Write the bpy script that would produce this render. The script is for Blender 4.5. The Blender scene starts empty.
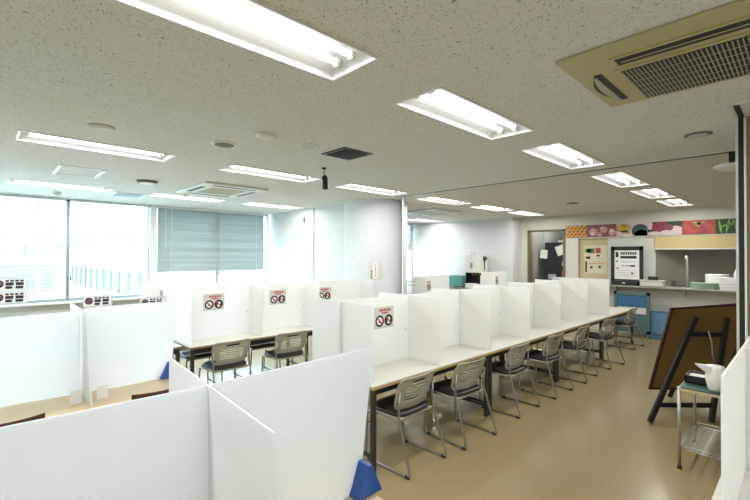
import bpy, bmesh, math, random
from mathutils import Vector, Matrix
random.seed(7)
S = bpy.context.scene
COL = S.collection
PI = math.pi
CEIL = 2.85

# ------------------------------------------------------------------ materials
def mat(name, col, rough=.5, metal=0, spec=.5, var=.04, scale=8, bump=0, bscale=60, transl=0, emit=None, estr=0, coat=0):
    m = bpy.data.materials.new(name); m.use_nodes = True
    nt = m.node_tree; N = nt.nodes; L = nt.links
    b = N['Principled BSDF']; out = N['Material Output']
    b.inputs['Roughness'].default_value = rough
    b.inputs['Metallic'].default_value = metal
    b.inputs['Specular IOR Level'].default_value = spec
    b.inputs['Coat Weight'].default_value = coat
    tc = N.new('ShaderNodeTexCoord')
    no = N.new('ShaderNodeTexNoise'); no.inputs['Scale'].default_value = scale; no.inputs['Detail'].default_value = 3
    L.new(tc.outputs['Object'], no.inputs['Vector'])
    mx = N.new('ShaderNodeMix'); mx.data_type = 'RGBA'
    c0 = [max(0, c * (1 - var)) for c in col]; c1 = [min(1, c * (1 + var)) for c in col]
    mx.inputs[6].default_value = (*c0, 1); mx.inputs[7].default_value = (*c1, 1)
    L.new(no.outputs['Fac'], mx.inputs[0]); L.new(mx.outputs[2], b.inputs['Base Color'])
    if bump:
        nb = N.new('ShaderNodeTexNoise'); nb.inputs['Scale'].default_value = bscale
        L.new(tc.outputs['Object'], nb.inputs['Vector'])
        bp = N.new('ShaderNodeBump'); bp.inputs['Strength'].default_value = bump; bp.inputs['Distance'].default_value = .01
        L.new(nb.outputs['Fac'], bp.inputs['Height']); L.new(bp.outputs[0], b.inputs['Normal'])
    if transl:
        t = N.new('ShaderNodeBsdfTranslucent'); L.new(mx.outputs[2], t.inputs['Color'])
        ms = N.new('ShaderNodeMixShader'); ms.inputs[0].default_value = transl
        L.new(b.outputs[0], ms.inputs[1]); L.new(t.outputs[0], ms.inputs[2]); L.new(ms.outputs[0], out.inputs['Surface'])
    if emit:
        b.inputs['Emission Color'].default_value = (*emit, 1); b.inputs['Emission Strength'].default_value = estr
    return m

def ceiling_mat():
    m = bpy.data.materials.new('fissured_ceiling_tile'); m.use_nodes = True
    nt = m.node_tree; N = nt.nodes; L = nt.links; b = N['Principled BSDF']
    b.inputs['Roughness'].default_value = .95; b.inputs['Specular IOR Level'].default_value = .15
    tc = N.new('ShaderNodeTexCoord')
    wn = N.new('ShaderNodeTexNoise'); wn.inputs['Scale'].default_value = 22; wn.inputs['Detail'].default_value = 2
    L.new(tc.outputs['Object'], wn.inputs['Vector'])
    sc = N.new('ShaderNodeVectorMath'); sc.operation = 'SCALE'; sc.inputs['Scale'].default_value = .11
    L.new(wn.outputs['Color'], sc.inputs[0])
    ad = N.new('ShaderNodeVectorMath'); ad.operation = 'ADD'
    L.new(tc.outputs['Object'], ad.inputs[0]); L.new(sc.outputs[0], ad.inputs[1])
    facs = []
    for s, th in ((40, .125), (66, .17)):
        v = N.new('ShaderNodeTexVoronoi'); v.inputs['Scale'].default_value = s
        L.new(ad.outputs[0], v.inputs['Vector'])
        r = N.new('ShaderNodeMapRange'); r.inputs['From Min'].default_value = th; r.inputs['From Max'].default_value = th + .09
        r.inputs['To Min'].default_value = 1; r.inputs['To Max'].default_value = 0
        L.new(v.outputs['Distance'], r.inputs['Value'])
        # only some cells carry a pit
        sp = N.new('ShaderNodeSeparateColor'); L.new(v.outputs['Color'], sp.inputs[0])
        g = N.new('ShaderNodeMath'); g.operation = 'GREATER_THAN'; g.inputs[1].default_value = .35
        L.new(sp.outputs[0], g.inputs[0])
        mu = N.new('ShaderNodeMath'); mu.operation = 'MULTIPLY'; L.new(r.outputs[0], mu.inputs[0]); L.new(g.outputs[0], mu.inputs[1])
        facs.append(mu)
    mxm = N.new('ShaderNodeMath'); mxm.operation = 'MAXIMUM'; L.new(facs[0].outputs[0], mxm.inputs[0]); L.new(facs[1].outputs[0], mxm.inputs[1])
    mx = N.new('ShaderNodeMix'); mx.data_type = 'RGBA'
    mx.inputs[6].default_value = (.68, .665, .61, 1); mx.inputs[7].default_value = (.20, .19, .16, 1)
    L.new(mxm.outputs[0], mx.inputs[0])
    L.new(mx.outputs[2], b.inputs['Base Color'])
    bp = N.new('ShaderNodeBump'); bp.invert = True; bp.inputs['Strength'].default_value = .6; bp.inputs['Distance'].default_value = .004
    L.new(mxm.outputs[0], bp.inputs['Height']); L.new(bp.outputs[0], b.inputs['Normal'])
    return m

def corrugated_mat():
    m = mat('corrugated_plastic', (.9, .92, .93), rough=.35, transl=.58, var=.02)
    nt = m.node_tree; N = nt.nodes; L = nt.links; b = N['Principled BSDF']
    tc = N.new('ShaderNodeTexCoord')
    w = N.new('ShaderNodeTexWave'); w.bands_direction = 'Z'; w.inputs['Scale'].default_value = 36; w.inputs['Distortion'].default_value = 0
    L.new(tc.outputs['Object'], w.inputs['Vector'])
    bp = N.new('ShaderNodeBump'); bp.inputs['Strength'].default_value = .35; bp.inputs['Distance'].default_value = .003
    L.new(w.outputs['Fac'], bp.inputs['Height']); L.new(bp.outputs[0], b.inputs['Normal'])
    mx2 = N.new('ShaderNodeMix'); mx2.data_type = 'RGBA'; mx2.inputs[6].default_value = (.84, .86, .88, 1); mx2.inputs[7].default_value = (.95, .96, .97, 1)
    L.new(w.outputs['Fac'], mx2.inputs[0]); L.new(mx2.outputs[2], b.inputs['Base Color'])
    return m

def floor_mat():
    m = mat('vinyl_floor', (.33, .262, .165), rough=.27, spec=.5, var=.10, scale=3)
    nt = m.node_tree; N = nt.nodes; L = nt.links; b = N['Principled BSDF']
    tc = N.new('ShaderNodeTexCoord')
    br = N.new('ShaderNodeTexBrick'); br.offset = 0; br.squash = 1
    br.inputs['Scale'].default_value = 1; br.inputs['Brick Width'].default_value = .45; br.inputs['Row Height'].default_value = .45
    br.inputs['Mortar Size'].default_value = .0025
    br.inputs['Color1'].default_value = (.275, .212, .108, 1); br.inputs['Color2'].default_value = (.270, .208, .105, 1); br.inputs['Mortar'].default_value = (.25, .195, .108, 1)
    L.new(tc.outputs['Object'], br.inputs['Vector'])
    no = N.new('ShaderNodeTexNoise'); no.inputs['Scale'].default_value = 90; no.inputs['Detail'].default_value = 4; L.new(tc.outputs['Object'], no.inputs['Vector'])
    mr = N.new('ShaderNodeMapRange'); mr.inputs['To Min'].default_value = .82; mr.inputs['To Max'].default_value = 1.18; L.new(no.outputs['Fac'], mr.inputs['Value'])
    vm = N.new('ShaderNodeVectorMath'); vm.operation = 'SCALE'; L.new(br.outputs['Color'], vm.inputs[0]); L.new(mr.outputs[0], vm.inputs['Scale'])
    L.new(vm.outputs[0], b.inputs['Base Color'])
    n2 = N.new('ShaderNodeTexNoise'); n2.inputs['Scale'].default_value = 4; L.new(tc.outputs['Object'], n2.inputs['Vector'])
    m2 = N.new('ShaderNodeMapRange'); m2.inputs['To Min'].default_value = .17; m2.inputs['To Max'].default_value = .21; L.new(n2.outputs['Fac'], m2.inputs['Value'])
    L.new(m2.outputs[0], b.inputs['Roughness'])
    bp = N.new('ShaderNodeBump'); bp.inputs['Strength'].default_value = .05; bp.inputs['Distance'].default_value = .003
    n3 = N.new('ShaderNodeTexNoise'); n3.inputs['Scale'].default_value = 12; L.new(tc.outputs['Object'], n3.inputs['Vector'])
    L.new(n3.outputs['Fac'], bp.inputs['Height']); L.new(bp.outputs[0], b.inputs['Normal'])
    return m

def wood_mat(name, c0, c1, rough=.4):
    m = mat(name, c0, rough=rough)
    nt = m.node_tree; N = nt.nodes; L = nt.links; b = N['Principled BSDF']
    tc = N.new('ShaderNodeTexCoord'); mp = N.new('ShaderNodeMapping'); mp.inputs['Scale'].default_value = (1.2, 14, 6)
    L.new(tc.outputs['Object'], mp.inputs[0])
    n = N.new('ShaderNodeTexNoise'); n.inputs['Scale'].default_value = 3; n.inputs['Detail'].default_value = 6; L.new(mp.outputs[0], n.inputs['Vector'])
    mx = N.new('ShaderNodeMix'); mx.data_type = 'RGBA'; mx.inputs[6].default_value = (*c0, 1); mx.inputs[7].default_value = (*c1, 1)
    L.new(n.outputs['Fac'], mx.inputs[0]); L.new(mx.outputs[2], b.inputs['Base Color'])
    return m

def glass_mat(name, tint, gloss=.06):
    m = bpy.data.materials.new(name); m.use_nodes = True
    nt = m.node_tree; N = nt.nodes; L = nt.links
    for n in list(N):
        if n.type == 'BSDF_PRINCIPLED': N.remove(n)
    t = N.new('ShaderNodeBsdfTransparent'); t.inputs[0].default_value = (*tint, 1)
    g = N.new('ShaderNodeBsdfGlossy'); g.inputs['Roughness'].default_value = .03
    ms = N.new('ShaderNodeMixShader'); ms.inputs[0].default_value = gloss
    L.new(t.outputs[0], ms.inputs[1]); L.new(g.outputs[0], ms.inputs[2]); L.new(ms.outputs[0], N['Material Output'].inputs['Surface'])
    return m

M = dict(
    ceil=ceiling_mat(), floor=floor_mat(), corr=corrugated_mat(),
    wall=mat('white_wall', (.66, .68, .67), rough=.8, bump=.05, bscale=200),
    wallk=mat('kitchen_wall_cream', (.60, .59, .53), rough=.8),
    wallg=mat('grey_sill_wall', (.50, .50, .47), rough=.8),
    panel=mat('white_divider_board', (.90, .90, .88), rough=.5, transl=.36, var=.015),
    alu=mat('window_aluminium', (.36, .41, .46), rough=.4, metal=.6),
    whitemetal=mat('white_enamel', (.80, .81, .80), rough=.35),
    slat_open=mat('pale_blind_slat', (.66, .78, .82), rough=.5, transl=0),
    slat=mat('grey_green_blind_slat', (.33, .35, .33), rough=.4, transl=.03, metal=.0),
    glass=glass_mat('window_glass', (.93, .97, .98)),
    acrylic=glass_mat('clear_acrylic', (.92, .95, .96), .08),
    tube=mat('fluorescent_tube', (.95, .95, .95), emit=(1.0, 1.0, .96), estr=1.2),
    kfill_tube=mat('kitchen_fill_tube', (.95, .95, .95), emit=(1.0, .97, .9), estr=60),  # glow of the fill lamps added in the kitchen
    lamp_white=mat('fixture_reflector', (.74, .75, .75), rough=.35),
    socket=mat('ivory_socket', (.7, .69, .62), rough=.5),
    top=mat('pale_laminate_top', (.60, .585, .53), rough=.35, var=.02),
    topedge=wood_mat('yellow_wood_edge', (.50, .34, .12), (.38, .24, .08)),
    brownedge=wood_mat('brown_wood_edge', (.30, .19, .10), (.20, .12, .06)),
    lightwood=wood_mat('light_wood_top', (.66, .53, .32), (.55, .43, .25), .3),
    darkwood=wood_mat('dark_easel_wood', (.008, .006, .005), (.005, .004, .003), .7),
    chairwood=wood_mat('dark_plywood', (.10, .045, .02), (.05, .02, .01), .4),
    metal=mat('dark_steel', (.07, .07, .065), rough=.4, metal=.7),
    black=mat('black_plastic', (.012, .012, .014), rough=.45),
    seat=mat('black_vinyl_seat', (.010, .010, .012), rough=.42, var=.15, spec=.6),
    chrome=mat('chair_steel_tube', (.36, .35, .31), rough=.28, metal=.9),
    shell=mat('grey_beige_plastic', (.40, .385, .32), rough=.42, var=.03),
    blue=mat('blue_plastic', (.02, .09, .38), rough=.4),
    bluefabric=mat('blue_plastic_bag', (.13, .25, .40), rough=.3, var=.35, scale=14, bump=.6, bscale=9),
    paper=mat('paper_white', (.80, .80, .78), rough=.7, var=.01),
    papergrey=mat('paper_grey', (.58, .58, .56), rough=.7, var=.01),
    ink=mat('black_ink', (.02, .02, .022), rough=.7),
    red=mat('red_ink', (.45, .05, .04), rough=.6),
    orangeink=mat('orange_ink', (.65, .30, .10), rough=.6),
    acyel=mat('aged_ivory_plastic', (.46, .40, .21), rough=.5, var=.06),
    acwhite=mat('ivory_plastic', (.72, .71, .64), rough=.5),
    acgrille=mat('khaki_filter_grille', (.38, .34, .20), rough=.6),
    grille=mat('pale_grille_bar', (.40, .38, .29), rough=.5),
    cream=mat('cream_door_board', (.50, .42, .24), rough=.6),
    shutter=mat('yellow_shutter_box', (.55, .43, .20), rough=.5),
    steel=mat('brushed_steel', (.42, .42, .40), rough=.35, metal=.8),
    kitchen=mat('kitchen_grey_wall', (.30, .31, .30), rough=.6),  # even mid-grey
    greyboard=mat('pale_grey_board', (.60, .61, .55), rough=.6),
    doorframe=mat('brown_door_frame', (.16, .12, .07), rough=.5),
    dark=mat('dark_grey_enamel', (.04, .045, .05), rough=.35),
    teal=mat('teal_plastic', (.10, .33, .30), rough=.45),
    greentray=mat('pale_green_tray', (.36, .52, .38), rough=.45),
    board=mat('tan_hardboard', (.23, .14, .035), rough=.8, var=.08, scale=60),
    boardedge=mat('dark_red_edge', (.05, .008, .007), rough=.5),
    greenmat=mat('dark_green_mat', (.02, .06, .045), rough=.5),
    brownpanel=mat('brown_partition_cloth', (.27, .21, .12), rough=.8, var=.1, scale=40),
    tealframe=mat('teal_grey_frame', (.09, .15, .15), rough=.5),
    bluepic=mat('blue_picture_print', (.03, .13, .27), rough=.5, var=.4, scale=9),
    wash=mat('pale_facade', (.42, .43, .45), rough=.8, var=.02),
    bluefac=mat('blue_grey_facade', (.11, .15, .20), rough=.7, var=.15, scale=.3),
    asph=mat('pale_ground', (.65, .65, .63), rough=.9),
    truckred=mat('truck_red', (.35, .04, .04), rough=.5), truckyel=mat('truck_yellow', (.40, .20, .03), rough=.5),
    truckwhite=mat('truck_white', (.25, .27, .3), rough=.5),
    corndark=mat('corn_dark_print', (.16, .05, .005), rough=.5),  # dark ground of the corn print
    corn=mat('corn_print', (.55, .24, .02), rough=.5, var=.5, scale=30), corn2=mat('corn_kernel_print', (.62, .30, .03), rough=.5),
    pink=mat('pink_print', (.50, .27, .25), rough=.5, var=.9, scale=16), purple=mat('plum_print', (.20, .06, .08), rough=.5, var=.9, scale=20),
    yel=mat('olive_yellow_print', (.38, .30, .04), rough=.5, var=.9, scale=18), slate=mat('slate_blue_print', (.045, .075, .10), rough=.5, var=.9, scale=14),
    radish=mat('radish_print', (.26, .03, .07), rough=.5, var=.9, scale=12), tomato=mat('tomato_print', (.38, .05, .03), rough=.5, var=.9, scale=10),
    bean=mat('green_bean_print', (.16, .38, .04), rough=.5, var=.9, scale=12), beandark=mat('dark_leaf_print', (.02, .04, .02), rough=.5),
    pinkpale=mat('pale_pink_print', (.62, .48, .50), rough=.5),
)

# ------------------------------------------------------------------ mesh helpers
class MB:
    def __init__(s): s.v = []; s.f = []; s.sm = []
    def add(s, vs, fs, smooth=False):
        b = len(s.v); s.v += [tuple(v) for v in vs]; s.f += [tuple(i + b for i in f) for f in fs]; s.sm += [smooth] * len(fs); return s
    def box(s, x0, x1, y0, y1, z0, z1, rot=None):
        vs = [Vector((x, y, z)) for x in (x0, x1) for y in (y0, y1) for z in (z0, z1)]
        if rot: vs = [rot @ v for v in vs]
        return s.add(vs, [(0, 1, 3, 2), (4, 6, 7, 5), (0, 4, 5, 1), (2, 3, 7, 6), (0, 2, 6, 4), (1, 5, 7, 3)])
    def tube(s, pts, r, n=8, caps=True):
        pts = [Vector(p) for p in pts]; rings = []
        up = None
        for i, p in enumerate(pts):
            d = (pts[min(i + 1, len(pts) - 1)] - pts[max(i - 1, 0)]).normalized()
            if up is None:
                a = Vector((0, 0, 1)) if abs(d.z) < .9 else Vector((1, 0, 0)); up = (a - d * a.dot(d)).normalized()
            else:
                up = (up - d * up.dot(d)); up.normalize()
            w = d.cross(up)
            rr = r[i] if isinstance(r, (list, tuple)) else r
            rings.append([p + (up * math.cos(2 * PI * k / n) + w * math.sin(2 * PI * k / n)) * rr for k in range(n)])
        vs = [v for ring in rings for v in ring]; fs = []
        for i in range(len(pts) - 1):
            for k in range(n):
                a = i * n + k; b = i * n + (k + 1) % n
                fs.append((a, b, b + n, a + n))
        s.add(vs, fs, True)
        if caps:
            b = len(s.v) - len(vs)
            s.f.append(tuple(b + k for k in reversed(range(n)))); s.sm.append(False)
            s.f.append(tuple(b + (len(pts) - 1) * n + k for k in range(n))); s.sm.append(False)
        return s
    def lathe(s, prof, c=(0, 0, 0), n=24, axis='z'):
        vs = []
        for r, h in prof:
            for k in range(n):
                a = 2 * PI * k / n; x, y = r * math.cos(a), r * math.sin(a)
                v = (x, y, h) if axis == 'z' else ((h, x, y) if axis == 'x' else (x, h, y))
                vs.append((c[0] + v[0], c[1] + v[1], c[2] + v[2]))
        fs = [(i * n + k, i * n + (k + 1) % n, (i + 1) * n + (k + 1) % n, (i + 1) * n + k) for i in range(len(prof) - 1) for k in range(n)]
        s.add(vs, fs, True)
        return s
    def prism(s, poly, h0, h1, axis='z'):
        n = len(poly)
        def mk(u, v, h): return {'z': (u, v, h), 'y': (u, h, v), 'x': (h, u, v)}[axis]
        vs = [mk(u, v, h0) for u, v in poly] + [mk(u, v, h1) for u, v in poly]
        fs = [tuple(reversed(range(n))), tuple(range(n, 2 * n))] + [(k, (k + 1) % n, (k + 1) % n + n, k + n) for k in range(n)]
        return s.add(vs, fs)
    def build(s, name, m, parent=None, bevel=0, loc=None, solid=0):
        me = bpy.data.meshes.new(name); me.from_pydata(s.v, [], s.f)
        me.polygons.foreach_set('use_smooth', s.sm)
        bm = bmesh.new(); bm.from_mesh(me); bmesh.ops.recalc_face_normals(bm, faces=bm.faces); bm.to_mesh(me); bm.free()
        me.materials.append(m); me.update()
        o = bpy.data.objects.new(name, me); COL.objects.link(o)
        if parent: o.parent = parent
        if loc: o.location = loc
        if solid:
            md = o.modifiers.new('solid', 'SOLIDIFY'); md.thickness = solid; md.offset = 0
        if bevel:
            md = o.modifiers.new('bevel', 'BEVEL'); md.width = bevel; md.segments = 2; md.limit_method = 'ANGLE'
        return o
def box(*a): return MB().box(*a)
def rounded(pts, rad, n=4):
    """round the corners of a polyline"""
    pts = [Vector(p) for p in pts]; out = [pts[0]]
    for i in range(1, len(pts) - 1):
        a, b, c = pts[i - 1], pts[i], pts[i + 1]
        d1 = (a - b); d2 = (c - b); r = min(rad, d1.length * .45, d2.length * .45)
        p = b + d1.normalized() * r; q = b + d2.normalized() * r
        for k in range(n + 1):
            t = k / n; out.append(p * (1 - t) ** 2 + b * 2 * t * (1 - t) + q * t * t)
    out.append(pts[-1]); return out
def ell(cx, cy, rx, ry, n=20): return [(cx + rx * math.cos(2 * PI * k / n), cy + ry * math.sin(2 * PI * k / n)) for k in range(n)]

def tag(o, label, cat, group=None, kind=None):
    o['label'] = label; o['category'] = cat
    if group: o['group'] = group
    if kind: o['kind'] = kind
    return o
def thing(name, label, cat, loc=(0, 0, 0), rz=0, group=None):
    o = bpy.data.objects.new(name, None); COL.objects.link(o); o.empty_display_size = .1
    o.location = loc; o.rotation_euler = (0, 0, rz)
    return tag(o, label, cat, group)
def struct(name, mb, m, parent=None, bevel=0):
    o = mb.build(name, m, parent, bevel)
    if not parent: o['kind'] = 'structure'
    return o
def kids(o): return [c for c in bpy.data.objects if c.parent == o]
def dup(root, loc, rz, label, group=None):
    def cp(o, par):
        c = o.copy(); COL.objects.link(c); c.parent = par
        for k in kids(o): cp(k, c)
        return c
    ks = kids(root)
    r = root.copy(); COL.objects.link(r); r.location = loc; r.rotation_euler = (0, 0, rz); r['label'] = label
    if group: r['group'] = group
    for k in ks: cp(k, r)
    return r

# ------------------------------------------------------------------ camera
F, yaw, pitch, roll = 411.9, .809224, .012588, .004023
H = 1.8
cy, sy, cp_, sp_ = math.cos(yaw), math.sin(yaw), math.cos(pitch), math.sin(pitch)
fw = Vector((cy * cp_, sy * cp_, sp_)); rt = Vector((sy, -cy, 0)); up = rt.cross(fw)
r2 = rt * math.cos(roll) + up * math.sin(roll); u2 = up * math.cos(roll) - rt * math.sin(roll)
cam = bpy.data.cameras.new('camera'); co = bpy.data.objects.new('camera', cam); COL.objects.link(co)
mt = Matrix((r2, u2, -fw)).transposed().to_4x4(); mt.translation = (0, 0, H); co.matrix_world = mt
cam.sensor_width = 36; cam.lens = F / 750 * 36; cam.clip_start = .05; cam.clip_end = 2000
S.camera = co

# ------------------------------------------------------------------ room shell
XE = 5.38            # plane of the end wall and of the folding-partition rail
YW = 9.75            # window wall
X0, Y0 = -3.5, -2.6  # rear wall and right wall
XW, XK = 10.45, 10.95
struct('floor', box(X0 - .1, 14.6, Y0 - .1, YW + .15, -.1, 0), M['floor'])
# light fixture positions (x start, y start)
LX_R = [.26, 2.06, 3.86, 5.76, 7.5, 9.15]
LX_M = [.22, 2.10, 3.90, 5.80, 7.55, 9.12]
LX_W = [.26, 2.12, 3.88, 7.4, 8.98]
FIX = [(x, 1.575, 'R') for x in LX_R] + [(x, 4.61, 'M') for x in LX_M] + [(x, 7.70, 'W') for x in LX_W]
FIX += [(x, -1.46, 'S') for x in (-1.54, .26, 2.06)]  # unseen row added to brighten the right side
FIX += [(-1.54, 1.575, 'R'), (-1.58, 4.61, 'M'), (-1.54, 7.70, 'W')]  # unseen lights added out of view for more room light
FL, FWD = 1.24, .37
holes = [(x, x + FL, y, y + FWD) for x, y, _ in FIX]
xs = sorted({X0 - .1, 14.6, XE} | {h[0] for h in holes} | {h[1] for h in holes})
ys = sorted({Y0 - .1, YW + .15} | {h[2] for h in holes} | {h[3] for h in holes})
cm = MB(); cfar = MB()
for i in range(len(xs) - 1):
    for j in range(len(ys) - 1):
        mx_, my_ = (xs[i] + xs[i + 1]) / 2, (ys[j] + ys[j + 1]) / 2
        if any(h[0] < mx_ < h[1] and h[2] < my_ < h[3] for h in holes): continue
        (cm if xs[i] < XE - .01 else cfar).add([(xs[i], ys[j], CEIL), (xs[i + 1], ys[j], CEIL), (xs[i + 1], ys[j + 1], CEIL), (xs[i], ys[j + 1], CEIL)], [(0, 3, 2, 1)])
ceil = cm.build('ceiling', M['ceil']); ceil['kind'] = 'structure'
ceil2 = cfar.build('ceiling_far', mat('smooth_beige_ceiling', (.60, .565, .49), rough=.9, var=.03, scale=2)); ceil2['kind'] = 'structure'
struct('trim_1', box(X0 - .1, 14.6, Y0 - .1, YW + .15, CEIL + .14, CEIL + .2), M['wallg'])   # slab above the hung ceiling

# window wall
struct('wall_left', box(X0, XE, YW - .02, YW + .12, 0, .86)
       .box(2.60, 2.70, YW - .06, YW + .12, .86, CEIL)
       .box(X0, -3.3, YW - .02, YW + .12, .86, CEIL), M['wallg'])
struct('trim_2', box(2.585, 2.70, YW - .10, YW - .055, .86, CEIL), M['whitemetal'])
struct('wall_left_far', box(XE + .1, 14.6, 9.12, 9.24, 0, .86).box(XE + .1, 8.9, 9.12, 9.24, .86, CEIL).box(10.42, 10.6, 9.12, 9.24, .86, CEIL), M['wall'])
def window(n, x0, x1, y, mull, z0=.95, z1=CEIL - .02):
    w = bpy.data.objects.new('window_%d' % n, None); COL.objects.link(w); w['kind'] = 'structure'
    fr = MB(); t = .035
    fr.box(x0, x0 + t, y - .035, y + .03, z0, z1).box(x1 - t, x1, y - .035, y + .03, z0, z1)
    fr.box(x0, x1, y - .035, y + .03, z0 - .05, z0 + .01).box(x0, x1, y - .035, y + .03, z1 - .03, z1 + .02)
    for m_ in mull: fr.box(m_ - .03, m_ + .03, y - .035, y + .03, z0, z1)
    fr.build('window_frame', M['alu'], w)
    box(x0 + .01, x1 - .01, y + .01, y + .016, z0, z1).build('pane', M['glass'], w)
    box(x0 - .02, x1 + .02, y - .12, y + .02, .86, .90).build('window_sill', M['whitemetal'], w, .004)
    for m_ in mull[:1]: box(m_ + .035, m_ + .055, y - .05, y - .035, 1.3, 1.4).build('latch', M['metal'], w)
    return w
window(1, -.3, 2.585, YW, [1.18])
window(2, 2.70, XE, YW, [4.05])
window(3, -3.3, -.3, YW, [-1.8])
window(4, 8.9, 10.42, 9.16, [9.7])
# end wall with a shadow joint, round column, slim infill to the partition jamb
struct('wall_end', box(XE, XE + .12, 7.64, YW + .1, 0, CEIL).box(XE, XE + .12, 6.2, 7.62, 0, CEIL).box(XE + .02, XE + .12, 7.6, 7.66, 0, CEIL), M['wall'])
struct('trim_3', box(XE - .012, XE + .02, 7.612, 7.648, 0, CEIL), M['alu'])
colm = MB().lathe([(.635, 0), (.635, CEIL)], (5.74, 6.0, 0), 64)
c_ = colm.build('trim_4', M['wall']); c_['kind'] = 'structure'
struct('trim_5', MB().prism([(5.39, 4.94), (5.42, 4.93), (5.97, 5.44), (5.88, 5.40)], 0, CEIL), M['wall'])
struct('trim_6', box(5.385, 5.41, 4.93, 4.95, 0, CEIL), M['whitemetal'])
# rail of the folding partition
struct('trim_7', box(XE - .03, XE + .03, .1, 4.96, CEIL - .012, CEIL + .01), M['metal'])
struct('trim_8', box(XE - .055, XE - .03, .1, 4.96, CEIL - .008, CEIL + .01).box(XE + .03, XE + .055, .1, 4.96, CEIL - .008, CEIL + .01), M['socket'])
# back walls
struct('wall_back', box(XW, XW + .12, 5.53, 9.2, 0, CEIL).box(XW + .12, XK + .02, 5.53, 5.65, 0, CEIL), M['wall'])
kw = MB().box(XK, XK + .12, 5.34, 5.53, 0, CEIL).box(XK, XK + .12, 4.33, 5.34, 2.48, CEIL)
kw.box(XK, XK + .12, Y0, 4.33, 2.24, CEIL).box(XK, XK + .12, Y0, 4.33, 0, 1.1).box(XK, XK + .12, 4.01, 4.33, 1.1, 2.24).box(XK, XK + .12, Y0, -.2, 1.1, 2.24)
struct('wall_back_kitchen', kw, M['wallk'])
struct('wall_rear', box(X0 - .1, X0, Y0, YW + .1, 0, CEIL), M['wall'])
struct('wall_right', box(X0, 14.6, Y0 - .1, Y0, 0, CEIL), M['wall'])
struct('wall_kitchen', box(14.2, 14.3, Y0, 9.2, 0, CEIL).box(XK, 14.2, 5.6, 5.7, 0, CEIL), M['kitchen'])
struct('baseboard_end', box(XE - .01, XE, 6.5, YW - .02, 0, .08), M['wallg'])
struct('baseboard_back', box(XK - .012, XK, Y0, 4.33, 0, .08).box(XW - .012, XW, 5.53, 9.1, 0, .08), M['wallg'])
# door opening to the kitchen
d = bpy.data.objects.new('door_1', None); COL.objects.link(d); d['kind'] = 'structure'
MB().box(XK - .03, XK + .14, 5.28, 5.34, 0, 2.5).box(XK - .03, XK + .14, 4.33, 4.38, 0, 2.5).box(XK - .03, XK + .14, 4.33, 5.34, 2.45, 2.5).build('door_frame', M['doorframe'], d)
# pillar with folding-partition pocket at the right
struct('wall_pillar', box(4.10, 4.34, -.9, .345, 0, CEIL), M['brownpanel'])
struct('trim_9', box(4.08, 4.36, .350, .366, 0, CEIL), M['wallk'])
struct('trim_10', box(4.075, 4.10, .318, .349, 0, CEIL), M['black'])
struct('trim_11', box(4.065, 4.10, .306, .3175, 0, CEIL), M['socket'])
struct('trim_12', box(3.70, 4.07, .05, .366, CEIL - .015, CEIL + .01), M['wallk'])
struct('trim_13', box(3.72, 4.07, .312, .345, CEIL - .02, CEIL + .01), M['black'])

# ------------------------------------------------------------------ blinds
def blind(name, label, x0, x1, y, ztop, zbot, pitch, w, ang, m, cords, ladders=2):
    t = thing(name, label, 'blind', ((x0 + x1) / 2, y, ztop))
    hw = (x1 - x0) / 2
    box(-hw, hw, -.02, .02, -.035, 0).build('head_rail', M['whitemetal'], t)
    sl = MB(); z = -.05
    while ztop + z > zbot + .02:
        an = ang + random.uniform(-.09, .09) if ang > .5 else (random.uniform(.7, 1.15) if int(-z / pitch + .5) % 3 == 0 or random.random() < .12 else ang); dy, dz = math.cos(an) * w / 2, math.sin(an) * w / 2
        j = random.uniform(-.001, .001)
        sl.add([(-hw, -dy, z - dz), (hw, -dy, z - dz + j), (hw, 0, z + .0015), (-hw, 0, z + .0015), (-hw, dy, z + dz), (hw, dy, z + dz + j)], [(0, 1, 2, 3), (3, 2, 5, 4)])
        z -= pitch
    sl.build('slats', m, t)
    box(-hw, hw, -.012, .012, zbot - ztop - .015, zbot - ztop + .003).build('bottom_rail', m, t)
    for c in cords:
        MB().tube([(c, -.018, -.02), (c, -.018, zbot - ztop)], .003, 6).build('ladder_cord', M['whitemetal'], t)
    MB().tube([(-hw + .16, -.03, -.03), (-hw + .16, -.03, -1.0)], .004, 6).build('tilt_wand', M['whitemetal'], t)
    return t
blind('venetian_blind', 'pale venetian blind with open slats over the left half of the bright left window', -.28, 1.14, YW - .075, CEIL - .01, 1.96, .026, .034, .30, M['slat_open'], (-.4, .4))
blind('venetian_blind', 'pale venetian blind with open slats beside the silver post of the left window', 1.21, 2.56, YW - .075, CEIL - .01, 1.96, .026, .034, .30, M['slat_open'], (-.3, .35))
blind('venetian_blind', 'grey-green venetian blind with closed slats lowered halfway down the middle window', 2.73, XE - .12, YW - .075, CEIL - .01, 1.385, .034, .050, 1.0, M['slat'], (-.98, .12, 1.05))
blind('venetian_blind', 'narrow grey venetian blind on the far window beside the column', 8.95, 10.38, 9.085, CEIL - .01, 1.95, .022, .026, 1.0, M['slat'], (-.4, .4))

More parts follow.
